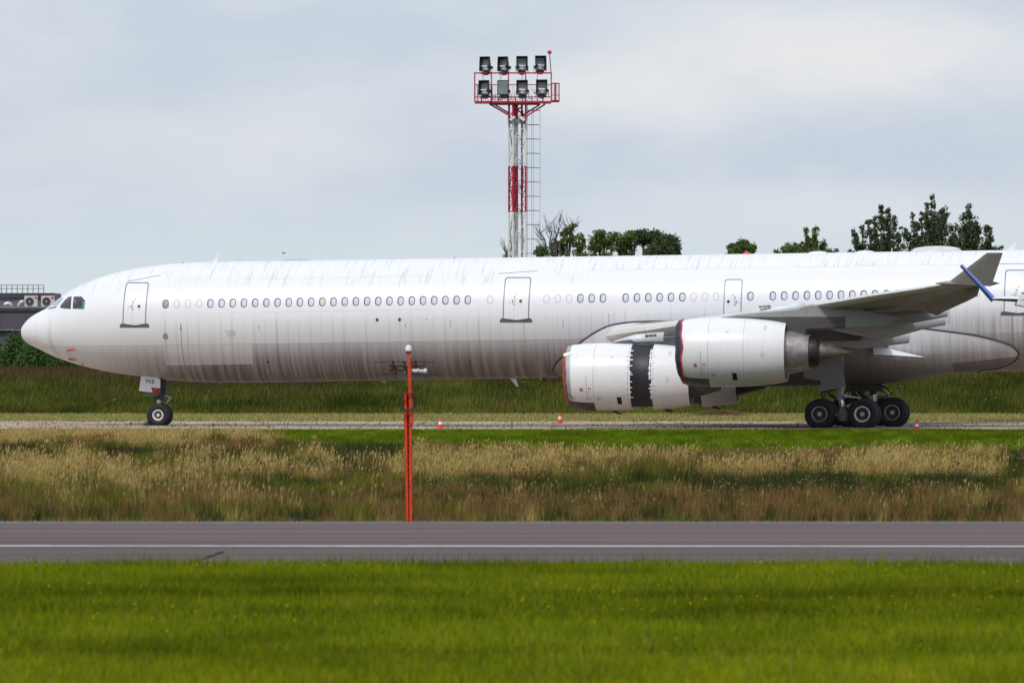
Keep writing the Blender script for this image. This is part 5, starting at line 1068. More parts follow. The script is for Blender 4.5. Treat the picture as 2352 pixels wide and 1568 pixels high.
def engine(loc, taped, label):
    mb = MB(); gap = .95 if taped else 0.
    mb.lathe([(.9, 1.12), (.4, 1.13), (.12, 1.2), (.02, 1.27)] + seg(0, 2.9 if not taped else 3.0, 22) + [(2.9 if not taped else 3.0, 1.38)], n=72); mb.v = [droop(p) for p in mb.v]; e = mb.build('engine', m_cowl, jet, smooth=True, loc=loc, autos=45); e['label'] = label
    mb = MB(); a0 = 2.9 if not taped else 3.0
    mb.lathe([(a0 + gap + .001, 1.36)] + [(x_ + gap, r_) for x_, r_ in seg(a0, 4.68, 16)] + [(4.66 + gap, 1.26), (4.2 + gap, 1.3)], n=72); rc = mb.build('reverser_cowl', m_cowl, e, smooth=True, autos=45)
    g2 = gap * 1.
    mb = MB(); mb.lathe([(3.2, 1.12), (4.4, 1.03), (4.7, .97), (4.95, .94), (5.7, .76), (5.68, .7)] if not taped else [(3.2, 1.12), (4.4, 1.06), (5.0, 1.02), (5.75, .95), (6.95, .62), (6.93, .5)], n=56); mb.build('core_cowl', m_core if not taped else mat('core_dark', (.07, .065, .07), .5, .4, var=.3), e, smooth=True, autos=45)
    mb = MB(); mb.lathe([(5.5, .69), (5.9, .68), (6.15, .6), (6.14, .5)], n=40); mb.build('exhaust_nozzle', m_hot, e, smooth=True, autos=45)
    mb = MB(); mb.lathe([(5.9, .5), (6.2, .47), (6.8, .3), (7.5, .03), (7.52, 0)], n=32); mb.build('exhaust_cone', mat('cone_metal', (.2, .17, .15), .45, .6, var=.3, vscale=3), e, smooth=True)
    mb = MB(); mb.lathe([(3.4, 1.1), (3.4, 1.34)], n=48); mb.lathe([(3.3, 1.12), (5.7, .7)], n=40); mb.build('duct_wall', m_blk, e)
    # inlet cover
    cc = mat('cover_rust', (.27, .062, .03), .7, var=.25, vscale=3, bump=.3) if taped else mat('cover_navy', (.022, .028, .045), .55, var=.3, vscale=3, bump=.4)
    rows = []; N2 = 60
    for i, (x_, r_) in enumerate([(-.14, 0), (-.14, .5), (-.13, 1.0), (-.07, 1.24), (-.02, 1.34), (.045, 1.39)] if taped else [(-.2, 0), (-.2, .5), (-.17, 1.0), (-.1, 1.27), (.0, 1.4), (.14, 1.425)]):
        row = []
        for j in range(N2 + 1):
            a = 2 * math.pi * j / N2; wv = (.03 * math.sin(5 * a + 1) + .025 * math.sin(9 * a)) * (i / 5) * (.35 if taped else 1) + (.0 if taped else .04 * math.sin(3 * a) * (i / 5)); bl = .012 * math.sin(14 * a) * (i > 1)
            dr = .0 * math.sin(a); row.append(droop((x_ + wv, (r_ + bl) * math.cos(a), (r_ + bl) * math.sin(a))))
        rows.append(row)
    mb = MB(); mb.grid(rows); ic = mb.build('inlet_cover', cc, e, smooth=True)
    mb = MB(); hem = [(p[0] + .02, p[1] * 1.005, p[2] * 1.005) for p in rows[-1][:-1]]; mb.path(hem, .035 if not taped else .02, 6, True); mb.build('cover_hem', mat('hem_red', (.6, .012, .05), .6) if not taped else mat('hem_rust', (.3, .06, .03), .7), e, smooth=True)
    if taped:
        mb = MB(); mb.lathe([(x_, er(x_) + .008) for x_ in np.linspace(.04, .27, 6)], n=60); mb.v = [droop(p) for p in mb.v]; mb.build('lip_ring', mat('lip_grey', (.4, .4, .44), .5, .3, var=.1), e, smooth=True)
        mb = MB(); mb.box((.1, .97, 1.02), (.34, .05, .16), (R(38), R(-14), 0)); mb.path([ep(-.08, .98), ep(.1, 1.0), ep(.3, 1.03)], .05, 4); mb.build('tape', mat('tape_white', (.85, .85, .85), .4), e)
        mb = MB(); mb.path([(-.02, 1.25, -.1), (.12, 1.2, -.75), ep(.42, -1.0, .02)], .014, 4); mb.build('rope', mat('rope_brown', (.2, .06, .04), .7), e)
        # black sheet closing the opened reverser
        mb = MB(); mb.lathe([(2.98, er(2.98) + .004 + 0)] + [(x_, 1.5 - .06 * math.sin(math.pi * (x_ - 3) / .95)) for x_ in np.linspace(3.02, 3.93, 8)] + [(3.98, er(3.0) + .012)], n=60, a0=-62, a1=242); mb.build('plastic_sheet', mat('black_plastic', (.012, .013, .02), .5, var=.3, vscale=2, bump=.5), e, smooth=True)
        mb = MB(); mb.lathe([(2.98, 1.36), (3.98, 1.36)], n=40); mb.build('reverser_frame', m_blk, e)
        mt_ = mat('tape_white', None)
        def tape(xa, xb, z_, h_=.045, off=.025): mb = MB(); mb.grid([[ep(x_, zz_, off if x_ < 3 or x_ > 3.95 else off - .02 + .02, 0 if x_ < 3.3 else .95) for x_ in np.linspace(xa, xb, 5)] for zz_ in (z_ - h_ / 2, z_ + h_ / 2)]); mb.build('tape', mt_, e, recalc=False)
        for z_ in (1.2, 1.0, .76, .5, .25, .08, -.25, -.45, -.66, -.93): tape(2.84 + random.uniform(-.08, .06), 3.12 + random.uniform(-.05, .04), z_ + random.uniform(-.04, .04))
        for z_ in (1.14, .94, .8, .66, .44, .16, -.05, -.36, -.5, -.66, -.92): tape(3.86 + random.uniform(-.03, .06), 4.12 + random.uniform(-.1, .06), z_ + random.uniform(-.03, .03))
        for (xa, z0_, z1_) in ((3.98, -.1, 1.32), (3.9, -.12, 1.25), (2.99, -.55, .3), (3.0, -1.0, -.3), (3.98, -1.0, -.3)):
            mb = MB(); mb.grid([[ep(xa + d_ + .05 * (z_ * .35), z_, .03, 0 if xa < 3.3 else .95) for z_ in np.linspace(z0_, z1_, 14)] for d_ in (-.022, .022)]); mb.build('tape', mt_, e, recalc=False)
    # markings and small fittings
    mb = MB(); mb.grid([[(x_, (er(x_) + .005) * math.cos(R(a)), (er(x_) + .005) * math.sin(R(a))) for a in np.linspace(-50, -130, 16)] for x_ in np.linspace(.14, 1.32, 8)]); mb.build('lower_panel', m_bare, e, smooth=True)
    mb = MB(); an = np.linspace(0, 2 * math.pi, 18, endpoint=False); eband(mb, [(.78 + .085 * math.cos(a), -.58 + .085 * math.sin(a)) for a in an], [(.78 + .062 * math.cos(a), -.58 + .062 * math.sin(a)) for a in an]); epatch(mb, [(.725, -.53), (.742, -.515), (.835, -.63), (.82, -.645)], .009)
    mb.build('warning_sign', m_redl, e); mb = MB(); epatch(mb, [(.78 + .035 * math.cos(a), -.58 + .05 * math.sin(a)) for a in an[::3]], .004); mb.build('warning_symbol', m_mark, e)
    mb = MB(); epatch(mb, [(1.005, .05), (1.02, .05), (1.04, -.96), (1.025, -.96)], .006, 6); epatch(mb, [(1.075, -.68), (1.2, -.68), (1.2, -.668), (1.075, -.668)], .006); epatch(mb, [(.98, -1.02), (1.2, -.99), (1.2, -.975), (.98, -1.005)], .006); mb.build('red_line', m_redl, e)
    mb = MB(); epatch(mb, [(1.09, -.53), (1.12, -.49), (1.12, -.52), (1.22, -.51), (1.22, -.55), (1.12, -.54), (1.12, -.57)], .007); mb.build('arrow', mat('arrow_red', (.2, .01, .02), .5), e)
    mb = MB(); epatch(mb, [(2.38, -.92), (2.585, -.92), (2.6, -1.235), (2.395, -1.235)], .008, 3); mb.build('drain_opening', mat('hole', (.012, .012, .012), .8), e)
    mb = MB(); epatch(mb, [(1.54 + .03 * math.cos(a), -1.02 + .03 * math.sin(a)) for a in an[::2]], .008); epatch(mb, [(1.42, -.93), (1.62, -.93), (1.62, -.937), (1.42, -.937)], .006); epatch(mb, [(1.6, -.98), (1.63, -1.03), (1.62, -1.05), (1.585, -1.0)], .006); mb.build('latch', m_mark, e)
    for (x_, z_, h_) in ((3.83, 1.07, .2), (3.76, -.12, .3)):
        mb = MB(); P1 = rrect(x_ + gap, z_, .15, h_, .07); P2 = rrect(x_ + gap, z_, .135, h_ - .015, .065); eband(mb, P1, P2, .006, gap); epatch(mb, rrect(x_ + gap, z_, .07, .04, .01), .006, 1, 1, gap); mb.build('access_hatch', mat('hatch_line', (.3, .3, .31), .5), e)
    mb = MB(); epatch(mb, [(1.78, -.42), (1.86, -.42), (1.86, -.43), (1.78, -.43)], .006); epatch(mb, [(2.1, .9), (2.24, .92), (2.24, .9), (2.1, .88)], .006); epatch(mb, [(1.45, .78), (1.54, .78), (1.54, .77), (1.45, .77)], .006); epatch(mb, [(.08, -.12), (.17, -.12), (.17, -.13), (.08, -.13)], .03); mb.build('stencil', mat('stencil_grey', (.35, .35, .38), .5), e)
    for xh in ((2.2, 4.55) if taped else ()):
        mb = MB(); zb_ = -er(min(xh, 4.6) if xh < 3 else xh - gap) ; mb.path([(xh - .15, 0, zb_ + .02), (xh, 0, zb_ - .08), (xh + .15, 0, zb_ - .13), (xh + .27, 0, zb_ - .1)], [.07, .065, .04, .02], 6); mb.build('drain_mast', m_blk, e, smooth=True)
    return e
E1x, E1z = PL(1560, 808.5, 19.2); E2x, E2z = PL(1301, 865, 9.4); E1x += .1; E2x += .08
print('engines', E1x, E1z, E2x, E2z)
e1 = engine((E1x, 19.2, E1z), False, 'outboard near engine with dark inlet cover and red hem')
e2 = engine((E2x, 9.4, E2z), True, 'inboard near engine with black plastic sheet taped over its middle')
e3 = copy_tree(e2, jet); e3.location = (E2x, 9.4, E2z); e3['label'] = 'inboard engine of the far wing'; e4 = copy_tree(e1, jet); e4.location = (E1x, 19.2, E1z); e4['label'] = 'outboard engine of the far wing'
# ---- pylons
def py(u, v, s, e): x_, z_ = PL(u, v, s); return (x_ - e[0], z_ - e[1])
def pyl_col(q):
    o = q.obj(); x, y, z = q.sep(o); n_ = q.noise(o, 2., 5, .6); c = q.mix(n_, (.26, .26, .26), (.34, .335, .33))
    a = q.m('MULTIPLY', q.m('LESS_THAN', x, PY_X[0]), q.m('LESS_THAN', z, PY_X[1])); c = q.mix(a, c, q.mix(n_, (.05, .046, .05), (.1, .09, .095)))
    for xl in PY_X[2:]: c = q.mix(q.m('MULTIPLY', q.ss(q.m('ABSOLUTE', q.m('SUBTRACT', x, xl)), .02, .008), .5), c, (.1, .1, .1))
    return c
ee = (E1x, E1z); zt7 = lambda X, Y_: ((3100 + X / 2.361) / 1.7415, (980 + Y_ / 2.361) / 1.7415)
PY_X = [py(1943, 740, 19.2, ee)[0], py(1943, 727.5, 19.2, ee)[1], py(1943, 740, 19.2, ee)[0], py(1853, 740, 19.2, ee)[0], py(1800, 740, 19.2, ee)[0]]
m_pyl = mat('pylon_paint', None, .4, build=pyl_col)
def pylon_mesh(P, tw_, m=m_pyl):
    n = len(P); mb = MB(); cx = sum(p[0] for p in P) / n
    mb.prism([(p[0], p[1]) for p in P], -tw_, tw_); return mb
P1 = [py(u, v, 19.2, ee) for u, v in ((1640, 733), (1690, 722), (1745, 716.5), (1800, 711), (1838, 704), (1862, 699), (1935, 700), (2010, 716), (2069.5, 727), (2028, 750), (1943, 753.5), (1853, 757), (1850, 772), (1812, 765), (1760, 770), (1690, 745))]
pm = pylon_mesh(P1, .24); p1 = pm.build('pylon', m_pyl, jet, loc=(E1x, 19.2, E1z), bevel=.05)
mb = MB(); mb.path([(py(1700, 715, 19.2, ee)[0], .0, py(1700, 724, 19.2, ee)[1]), (py(1770, 713, 19.2, ee)[0], .0, py(1770, 716, 19.2, ee)[1]), (py(1835, 707, 19.2, ee)[0], 0, py(1835, 707, 19.2, ee)[1]), (py(1850, 707, 19.2, ee)[0], 0, py(1850, 706, 19.2, ee)[1])], [.1, .24, .27, .2], 12); mb.build('pylon_fairing', mat('pale_blue_grey', (.6, .64, .68), .35, var=.06), p1, smooth=True)
mb = MB()
for k in range(3): x_, z_ = py(1748 + k * 9.2, 707.5 - k * .9, 19.2, ee); mb.box((x_, .2, z_ + .06), (.15, .16, .07))
mb.build('vent_grille', mat('vent_brown', (.22, .11, .05), .6), p1)
ee2 = (E2x, E2z); P2 = [py(u, v, 9.4, ee2) for u, v in ((1395, 790), (1430, 781), (1490, 775), (1540, 772), (1575, 762), (1640, 745), (1750, 740), (1900, 745), (2028, 750), (1972, 783), (1850, 785), (1760, 800), (1640, 812), (1600, 832), (1560, 840), (1500, 830), (1440, 800))]
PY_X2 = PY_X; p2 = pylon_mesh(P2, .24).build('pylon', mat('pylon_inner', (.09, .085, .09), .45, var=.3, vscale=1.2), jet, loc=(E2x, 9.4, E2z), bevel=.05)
mb = MB(); mb.path([(py(1410, 786, 9.4, ee2)[0], 0, py(1410, 788, 9.4, ee2)[1]), (py(1460, 780, 9.4, ee2)[0], 0, py(1460, 781, 9.4, ee2)[1]), (py(1525, 775, 9.4, ee2)[0], 0, py(1525, 776, 9.4, ee2)[1])], [.1, .26, .28], 12); mb.build('pylon_fairing', mat('pale_blue_grey', None), p2, smooth=True)
mb = MB()
for k in range(3): x_, z_ = py(1487 + k * 9.2, 771 - k * .6, 9.4, ee2); mb.box((x_, .24, z_ + .02), (.15, .12, .07))
mb.build('vent_grille', mat('vent_brown', None), p2)
for p_ in (p1, p2): c_ = copy_tree(p_, jet); c_.location.y = -c_.location.y
for o_ in (e3, e4): o_.location.y = abs(o_.location.y)
for c_ in [o_ for o_ in jet.children if o_.name.startswith('pylon.')]: pass
# ---- landing gear
m_tyre = mat('tyre_rubber', (.014, .014, .016), .75, var=.35, vscale=5, bump=.2); m_rim = mat('rim_grey', (.3, .3, .31), .4, .5, var=.12); m_rimw = mat('rim_white', (.66, .66, .67), .4, var=.06); m_hubm = mat('hub_metal', (.42, .42, .42), .4, .3); m_steel = mat('gear_steel', (.22, .22, .24), .45, .3, var=.2, vscale=4); m_chrome = mat('oleo_chrome', (.6, .6, .62), .15, .95); m_oily = mat('gear_dark', (.035, .035, .04), .5, var=.3, vscale=6)
def wheel(x_, s_, z_, r_, w_, rim_m, out=1, rr=.34, spokes=True, flat=None):
    mb = MB(); h = w_ / 2; prof = [(-h * .55, rr + .01), (-h * .95, rr + .07), (-h, r_ * .72), (-h * .86, r_ * .9), (-h * .55, r_ * .98), (-h * .3, r_), (h * .3, r_), (h * .55, r_ * .98), (h * .86, r_ * .9), (h, r_ * .72), (h * .95, rr + .07), (h * .55, rr + .01)]
    mb.lathe(prof, axis='y', n=56)
    if flat: mb.v = [(p[0] * (1 + .04 * max(0, -p[2] / r_)), p[1], max(p[2], flat)) for p in mb.v]
    t_ = mb.build('wheel', m_tyre, jet, smooth=True, loc=(x_, s_, z_), autos=60)
    mb = MB(); y0_ = out * h
    mb.lathe([(y0_ * .6, rr + .015), (y0_ * 1.0, rr + .03), (y0_ * 1.02, rr - .01), (y0_ * .8, rr - .05), (y0_ * .4, rr - .06), (-y0_ * .6, rr - .05)], axis='y', n=40); mb.build('rim', rim_m, t_, smooth=True, autos=40)
    mb = MB(); mb.lathe([(y0_ * .35, 0), (y0_ * .35, rr - .05)], axis='y', n=32); mb.build('wheel_disc', m_oily if spokes else mat('disc_brown', (.1, .07, .065), .6, var=.3, vscale=9), t_)
    mb = MB(); mb.lathe([(y0_ * .3, rr * .34), (y0_ * .8, rr * .33), (y0_ * .92, rr * .25), (y0_ * .92, 0)], axis='y', n=20); mb.build('hub', rim_m if not spokes else m_hubm, t_, smooth=True, autos=40)
    if spokes:
        mb = MB()
        for k in range(18): a = 2 * math.pi * k / 18; mb.tube((rr * .3 * math.cos(a), y0_ * .6, rr * .3 * math.sin(a)), ((rr - .05) * math.cos(a + .12), y0_ * .5, (rr - .05) * math.sin(a + .12)), .009, n=4)
        mb.build('spokes', mat('spoke_grey', (.16, .16, .17), .5, .4), t_)
    return t_
# nose gear
ngx, _ = PL(362.6, 953, .55); ngz = .5
wheel(ngx, .36, ngz, .55, .4, m_rimw, 1, .235, False, -.48); wheel(ngx + .0, -.36, ngz, .55, .4, m_rimw, -1, .235, False, -.48)
def b3(x, y): return ((520 + x / 6.533) / 1.7415, (1480 + y / 6.533) / 1.7415)
def g3(x, y, s=0.): a = PL(*b3(x, y), s); return (a[0], s, a[1])
mb = MB(); mb.tube(g3(860, 120), g3(855, 600), .17, .15, 14); mb.tube(g3(840, 590), g3(800, 760), .14, .15, 14); mb.box(g3(770, 690), (.5, .36, .14)); mb.box(g3(760, 745), (.34, .3, .1)); mb.tube((ngx, -.4, ngz), (ngx, .4, ngz), .07); ng = mb.build('nose_gear_strut', m_oily, jet, smooth=True, autos=40)
mb = MB(); mb.tube(g3(755, 760), g3(755, 900), .095, n=14); mb.build('oleo', m_chrome, ng, smooth=True, autos=40)
for s_ in (-.2, .2): mb = MB(); a = g3(360, 645, s_); b = g3(700, 648, s_); mb.tube(a, b, .05, n=10); mb.build('steering_cylinder', m_steel, ng, smooth=True, autos=40)
mb = MB()
for s_ in (-.07, .07): mb.path([g3(860, 650, s_), g3(960, 670, s_), g3(1060, 715, s_)], [.035, .035, .03], 6); mb.path([g3(1060, 715, s_), g3(990, 810, s_), g3(925, 890, s_)], [.035, .03, .035], 6)
mb.build('torque_link', mat('link_grey', (.5, .51, .54), .4), ng, smooth=True)
mb = MB(); mb.path([g3(870, 640, .1), g3(930, 615, .12), g3(1020, 650, .12), g3(1110, 700, .1), g3(1130, 770, .1), g3(1070, 850, .1)], .014, 5); mb.path([g3(860, 600, -.1), g3(960, 610, -.1), g3(1040, 660, 0)], .014, 5); mb.box(g3(900, 540, .1), (.2, .2, .3)); mb.box(g3(985, 500, .0), (.18, .06, .05)); mb.build('hydraulic_hose', m_blk, ng)
dp = [g3(x_, y_, .62) for x_, y_ in ((290, 145), (500, 168), (700, 192), (750, 212), (782, 245), (792, 290), (788, 470), (783, 605), (590, 580), (232, 540))]
mb = MB(); mb.prism([(p[0], p[2]) for p in dp], .59, .62); gd = mb.build('gear_door', m_wht, jet, bevel=.004)
mb = MB(); mb.prism([(p[0], p[2]) for p in (g3(*a, .62) for a in ((552, 448), (790, 470), (783, 606), (600, 592)))], .6205, .626); mb.build('red_panel', mat('flag_red', (.3, .01, .025), .5), gd)
mb = MB(); a = g3(662, 510, .62); mb.lathe([(.628, .045), (.633, .045), (.633, .03), (.628, .03)], (a[0], 0, a[2]), 'y', 18); mb.build('red_panel_mark', mat('pinkish', (.6, .2, .25), .5), gd)
def text3d(name, s_, size, loc, m, parent, xs=1.0):
    cu = bpy.data.curves.new(name, 'FONT'); cu.body = s_; cu.size = size; cu.align_x = 'CENTER'; cu.align_y = 'CENTER'; cu.offset = .0; cu.space_character = 1.12; cu.extrude = .002
    to = bpy.data.objects.new('tmp', cu); C.objects.link(to); bpy.context.view_layer.update(); me = bpy.data.meshes.new_from_object(to.evaluated_get(bpy.context.evaluated_depsgraph_get())); bpy.data.objects.remove(to); me.name = name
    me.materials.clear(); me.materials.append(m); o = bpy.data.objects.new(name, me); C.objects.link(o); o.parent = parent; o.rotation_euler = (R(90), 0, 0); o.location = (loc[0], -loc[1], loc[2]); o.scale = (xs, 1, 1); return o
a = g3(525, 302, .62); o = text3d('lettering', 'MIB', .275, (a[0], .627, a[2]), m_blk, gd, .92); o.rotation_euler = (R(90), R(4), 0)
mb = MB(); mb.prism([(ngx - .75, 0.), (ngx - .5, .22), (ngx - .35, 0.)], .2, .5); o = mb.build('wheel_chock', m_oily, None, flip=False)
o.parent = None
o.matrix_world = jet.matrix_basis @ __import__('mathutils').Matrix.Translation((0, 0, 0)); o.location.z = .0; mbv = o.data
for v_ in mbv.vertices: v_.co.y = -v_.co.y
tag(o, 'dark wedge chock in front of the nose wheel', 'chock')
# main gears
def b6(x, y): return ((3150 + x / 4.276) / 1.7415, (1450 + y / 4.276) / 1.7415)
def g6(x, y, s): a = PL(*b6(x, y), s); return (a[0], s, a[1])
MS = 5.35; wf = g6(555, 880, MS + .7); wr = g6(1285, 880, MS + .7); mz = .63
for (x_, rm) in ((wf[0], m_rim), (wr[0], m_rimw)):
    wheel(x_, MS + .7, mz, .7, .52, rm, 1, .34, True, -.62); wheel(x_, MS - .7, mz, .7, .52, m_rim, -1, .34, True, -.62)
    wheel(x_, -MS - .7, mz, .7, .52, m_rim, -1, .34, True, -.62); wheel(x_, -MS + .7, mz, .7, .52, m_rim, 1, .34, True, -.62)
cr = g6(1797, 863, .5); cxs = (cr[0] - 1.98, cr[0])
for x_ in cxs:
    wheel(x_, .55, .66, .7, .52, m_rim, 1, .34, True, -.65); wheel(x_, -.55, .66, .7, .52, m_rim, -1, .34, True, -.65)
for sg in (1, -1):
    def q6(x, y, s): a = g6(x, y, s); return (a[0], sg * a[1], a[2])
    mb = MB(); mb.tube(q6(905, 300, MS - .1), q6(905, 640, MS), .165, .15, 18); mb.tube(q6(900, 300, MS - .1), (q6(880, -200, MS - .3)), .17, .2, 14); mb.tube(q6(940, 740, MS), q6(930, 960, MS), .13, .12, 12); mb.box(q6(945, 900, MS), (.32, .3, .5)); mb.box(((wf[0] + wr[0]) / 2, sg * MS, mz - .02), (2.1, .24, .2))
    for x_ in (wf[0], wr[0]): mb.tube((x_, sg * (MS - .75), mz), (x_, sg * (MS + .75), mz), .09)
    mg = mb.build('main_gear_strut', m_steel, jet, smooth=True, autos=40); mg.name = 'main_gear_strut'
    mb = MB(); mb.tube(q6(915, 630, MS), q6(938, 760, MS), .115, n=16); mb.build('oleo', m_chrome, mg, smooth=True, autos=40)
    mb = MB(); mb.path([q6(960, 560, MS + .1), q6(1100, 590, MS + .1), q6(1250, 600, MS + .1)], [.06, .045, .035], 8); mb.path([q6(1250, 605, MS + .1), q6(1150, 680, MS + .1), q6(1020, 750, MS + .1)], [.03, .03, .05], 8); mb.tube(q6(1000, 580, MS + .0), q6(1000, 580, MS + .2), .06); mb.tube(q6(1035, 745, MS + .0), q6(1035, 745, MS + .2), .055); mb.build('torque_link', mat('link_grey', None), mg, smooth=True, autos=50)
    mb = MB(); mb.path([q6(570, 520, MS), q6(640, 495, MS), q6(830, 460, MS)], .035, 6); mb.path([q6(570, 520, MS), q6(600, 610, MS)], .05, 6); mb.path([q6(690, 520, MS), q6(810, 600, MS)], .05, 6); mb.path([q6(640, 500, MS + .1), q6(625, 600, MS + .1)], .02, 5)
    for k in range(5): mb.path([q6(700 + 20 * k, 500, MS + .05), q6(730 + 22 * k, 600 + 8 * k, MS), q6(860, 640 + 10 * k, MS)], .012, 4)
    mb.build('hydraulic_hose', m_blk, mg); mb = MB(); mb.path([q6(985, 395, MS), q6(1030, 415, MS), q6(1030, 430, MS)], .03, 5); mb.build('fitting', m_blk, mg)
    # the big door on the strut
    P = [PL(u, v, MS + .35) for u, v in ((1886, 838), (1910, 826), (1932, 815), (1935, 830), (1942.5, 887), (1915, 891.5), (1884.5, 899.5), (1884.5, 882), (1885, 874), (1858, 870), (1846, 866), (1846, 850), (1868, 844))]
    mb = MB(); mb.prism(P, sg * (MS + .33), sg * (MS + .37)); mb.build('gear_door', mat('door_grey', (.2, .2, .215), .5, var=.06, vscale=1), jet)
# centre gear
def q7(x, y, s=0.): return g6(x, y, s)
mb = MB(); mb.tube(q7(1465, 300), q7(1465, 560), .19, .17, 16); mb.tube(q7(1490, 560), q7(1490, 700), .14, n=14); mb.box(q7(1360, 400), (1.5, .7, .5)); mb.box(((cxs[0] + cxs[1]) / 2, 0, .6), (2.1, .22, .24))
for x_ in cxs: mb.tube((x_, -.6, .66), (x_, .6, .66), .09)
mb.path([q7(1100, 460, .2), q7(1130, 440, .2), q7(1400, 420, .2)], .07, 6); mb.path([q7(1100, 460, .2), q7(1110, 540, .2), q7(1140, 560, .2)], .07, 6); mb.path([q7(1190, 480, 0), q7(1290, 570, 0), q7(1400, 620, 0)], .06, 6)
cgm = mb.build('centre_gear_strut', m_oily, jet, smooth=True, autos=40)
mb = MB(); mb.tube(q7(1490, 545, .1), q7(1490, 660, .1), .1, n=14); mb.build('oleo', m_chrome, cgm, smooth=True, autos=40)
mb = MB(); mb.path([q7(1560, 380, .25), q7(1640, 470, .25), q7(1730, 580, .25)], [.09, .08, .06], 8); mb.path([q7(1545, 580, .2), q7(1700, 590, .2), q7(1770, 600, .2)], [.07, .07, .05], 8); mb.build('torque_link', m_steel, cgm, smooth=True)
mb = MB()
for k in range(3): mb.path([q7(1600, 370 + 10 * k, .3), q7(1700 + 10 * k, 430 + 20 * k, .3), q7(1770 + 10 * k, 520, .3), q7(1795 - 5 * k, 600, .3)], .014, 4)
for k in range(6): mb.path([q7(1180 + 30 * k, 470, .1), q7(1220 + 28 * k, 530 + random.uniform(-20, 20), .1), q7(1260 + 25 * k, 580, .1)], .012, 4)
mb.build('hydraulic_hose', m_blk, cgm)
for k in range(3):
    mb = MB(); a = g6(1680 + 28 * k, 312 - 8 * k, .8); b = g6(1745 + 28 * k, 348 - 3 * k, .8); mb.tube(a, b, .012, n=4); mb.build('remove_flag', mat('ribbon_pink', (.5, .06, .18), .6), jet)
# tail surfaces (beyond the right edge of the photo)
def fin(name, P, t0_, t1_, axis):
    mb = MB()
    if axis == 'v': vs = [(x_, sg * t_ / 2 * (0.2 if j in (0, 3) else 1), z_) for sg in (1, -1) for j, (x_, z_, t_) in enumerate(P)]
    n = len(P); vs = [(x_, sg * t_ / 2, z_) for sg in (1, -1) for (x_, z_, t_) in P]; mb.add(vs, [tuple(range(n)), tuple(range(n, 2 * n))[::-1]] + [(i, (i + 1) % n, n + (i + 1) % n, n + i) for i in range(n)]); return mb.build(name, m_wht, jet, bevel=.05)
fin('tail_fin', [(61, 8.6, .5), (71.5, 8.0, .3), (74.5, 16.8, .12), (70.5, 16.8, .14)], 0, 0, 'v')
for sg in (1, -1):
    mb = MB(); mb.add([(66, sg * .8, 7.0), (71.5, sg * .8, 7.0), (74, sg * 10.5, 7.9), (71.6, sg * 10.5, 7.9), (66, sg * .8, 7.4), (71.5, sg * .8, 7.1), (74, sg * 10.5, 8.0), (71.6, sg * 10.5, 8.05)], [(0, 1, 2, 3), (4, 7, 6, 5), (0, 4, 5, 1), (1, 5, 6, 2), (2, 6, 7, 3), (3, 7, 4, 0)]); mb.build('tailplane', m_wing, jet)
FLIP[0] = False

# ------------------------------------------------------------------ second aircraft, only its wing tip reaches the photo
AY = 352.0; a_s = AY / F; AX = (2352 - 1176) * a_s
ac = empty('small_airliner', (AX + 11.5, AY, 0)); tag(ac, 'white aircraft wing tip with a slanting blue winglet entering from the right edge', 'airplane')
def AP(u, v, dy=0.): return Vector(((u - 1176) * a_s - AX - 11.5, dy, H - (v - VH) * a_s))
rows = []
for (u, v, ch, tk) in ((2277, 686, .75, .1), (2300, 685.8, .95, .16), (2352, 687, 1.3, .22)):
    p = AP(u, v); rows.append([(p.x, -ch * f, p.z + s_ * tk * t_ ) for f, s_, t_ in ((-.5, 0, 0), (-.42, 1, .45), (-.1, 1, .6), (.25, 1, .5), (.5, 0, 0), (.25, -1, .5), (-.1, -1, .6), (-.42, -1, .5), (-.5, 0, 0))])
p = AP(2352, 687); rows.append([(10.0, -3.2 * f, p.z - 1.4 + s_ * .6 * t_) for f, s_, t_ in ((-.5, 0, 0), (-.42, 1, .45), (-.1, 1, .6), (.25, 1, .5), (.5, 0, 0), (.25, -1, .5), (-.1, -1, .6), (-.42, -1, .5), (-.5, 0, 0))])
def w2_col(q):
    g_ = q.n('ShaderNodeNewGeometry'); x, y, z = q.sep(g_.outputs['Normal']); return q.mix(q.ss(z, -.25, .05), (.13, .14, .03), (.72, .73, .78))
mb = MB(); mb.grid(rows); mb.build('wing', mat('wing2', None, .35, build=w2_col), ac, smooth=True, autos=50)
rows = []
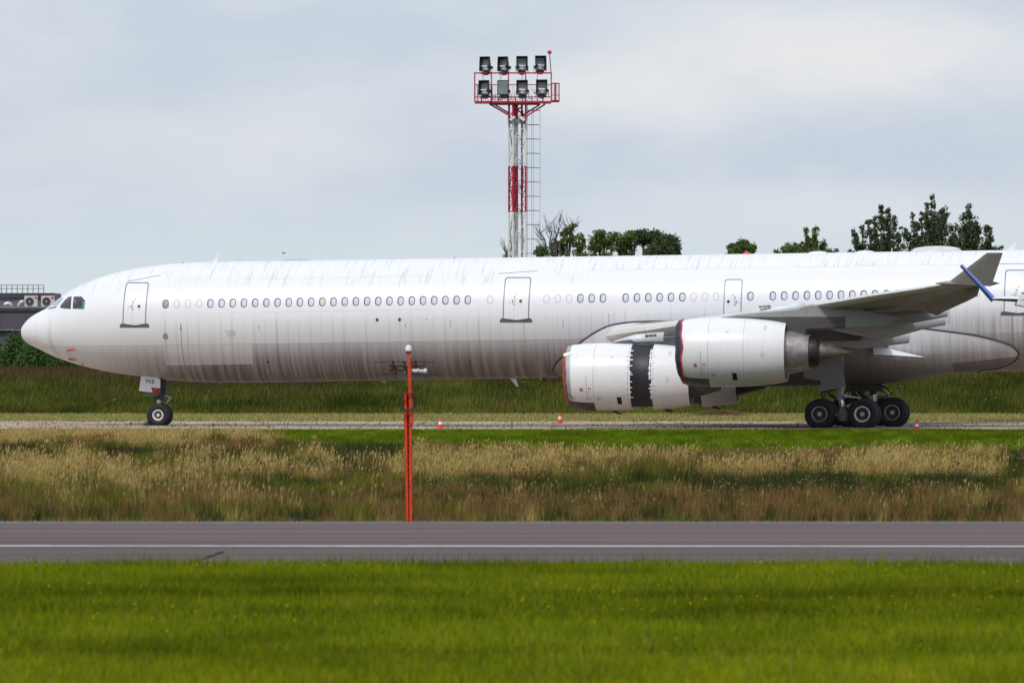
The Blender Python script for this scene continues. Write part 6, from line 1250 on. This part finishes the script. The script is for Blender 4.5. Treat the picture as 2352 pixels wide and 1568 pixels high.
for i in range(8):
    t_ = i / 7; a = AP(2282 - 74 * t_ + 5 * math.sin(math.pi * t_) * 0, 687 - 78 * t_ + 2 * (1 - t_) ** 2); w_ = (12 * (1 - t_) + 6.5 * t_) * a_s; ch = .7 - .35 * t_
    rows.append([(a.x + w_ * .5 * c_ * .85, ch * f + .3 * t_, a.z + w_ * .5 * c_ * .75) for c_, f in ((0, -.5), (1, -.2), (1, .2), (0, .5), (-1, .2), (-1, -.2), (0, -.5))])
def wl_col(q): o = q.obj(); x, y, z = q.sep(o); return q.mix(q.ss(z, 6.2, 7.1), (.09, .17, .55), (.2, .17, .5))
mb = MB(); mb.grid(rows); mb.add(rows[-1][:-1], [tuple(range(6))]); mb.build('winglet', mat('winglet_blue', None, .35, build=wl_col), ac, smooth=True, autos=60)
mb = MB(); pA_, pB_ = AP(2334, 703), AP(2352, 690); mb.add([(AP(2340, 678).x, -.6, AP(2340, 676).z), (AP(2352, 676).x, -.6, AP(2352, 676).z), (AP(2356, 706).x, -.6, AP(2356, 706).z), (AP(2332, 701).x, -.6, AP(2332, 701).z)] + [(AP(2340, 678).x, .9, AP(2340, 676).z), (AP(2352, 676).x, .9, AP(2352, 676).z), (AP(2356, 706).x, .9, AP(2356, 706).z), (AP(2332, 701).x, .9, AP(2332, 701).z)], [(0, 1, 2, 3), (4, 7, 6, 5), (0, 3, 7, 4), (0, 4, 5, 1), (1, 5, 6, 2), (2, 6, 7, 3)]); mb.build('flap_fairing', m_wht, ac, bevel=.04)
mb = MB(); mb.lathe([(-13, .05), (-12.5, .7), (-11, 1.3), (-8, 1.6), (6, 1.6), (12, .9), (14, .2)], (11.0, 0, 3.4), 'y', 32); mb.build('fuselage', m_wht, ac, smooth=True)
mb = MB(); mb.lathe([(-2.6, .75), (-1.5, .85), (0, .8), (1.2, .5)], (5.5, -.4, 3.3), 'y', 24); mb.build('engine', m_wht, ac, smooth=True)
for (x_, y_) in ((8.6, .8), (13.4, .8), (11, -9)):
    mb = MB(); mb.lathe([(-.13, .2), (-.15, .4), (-.1, .45), (.1, .45), (.15, .4), (.13, .2), (0, .0)], (x_, y_, .45), 'x', 24); mb.tube((x_, y_, .45), (11 + (x_ - 11) * .6, y_, 2.6), .09); mb.build('landing_gear', m_tyre, ac)
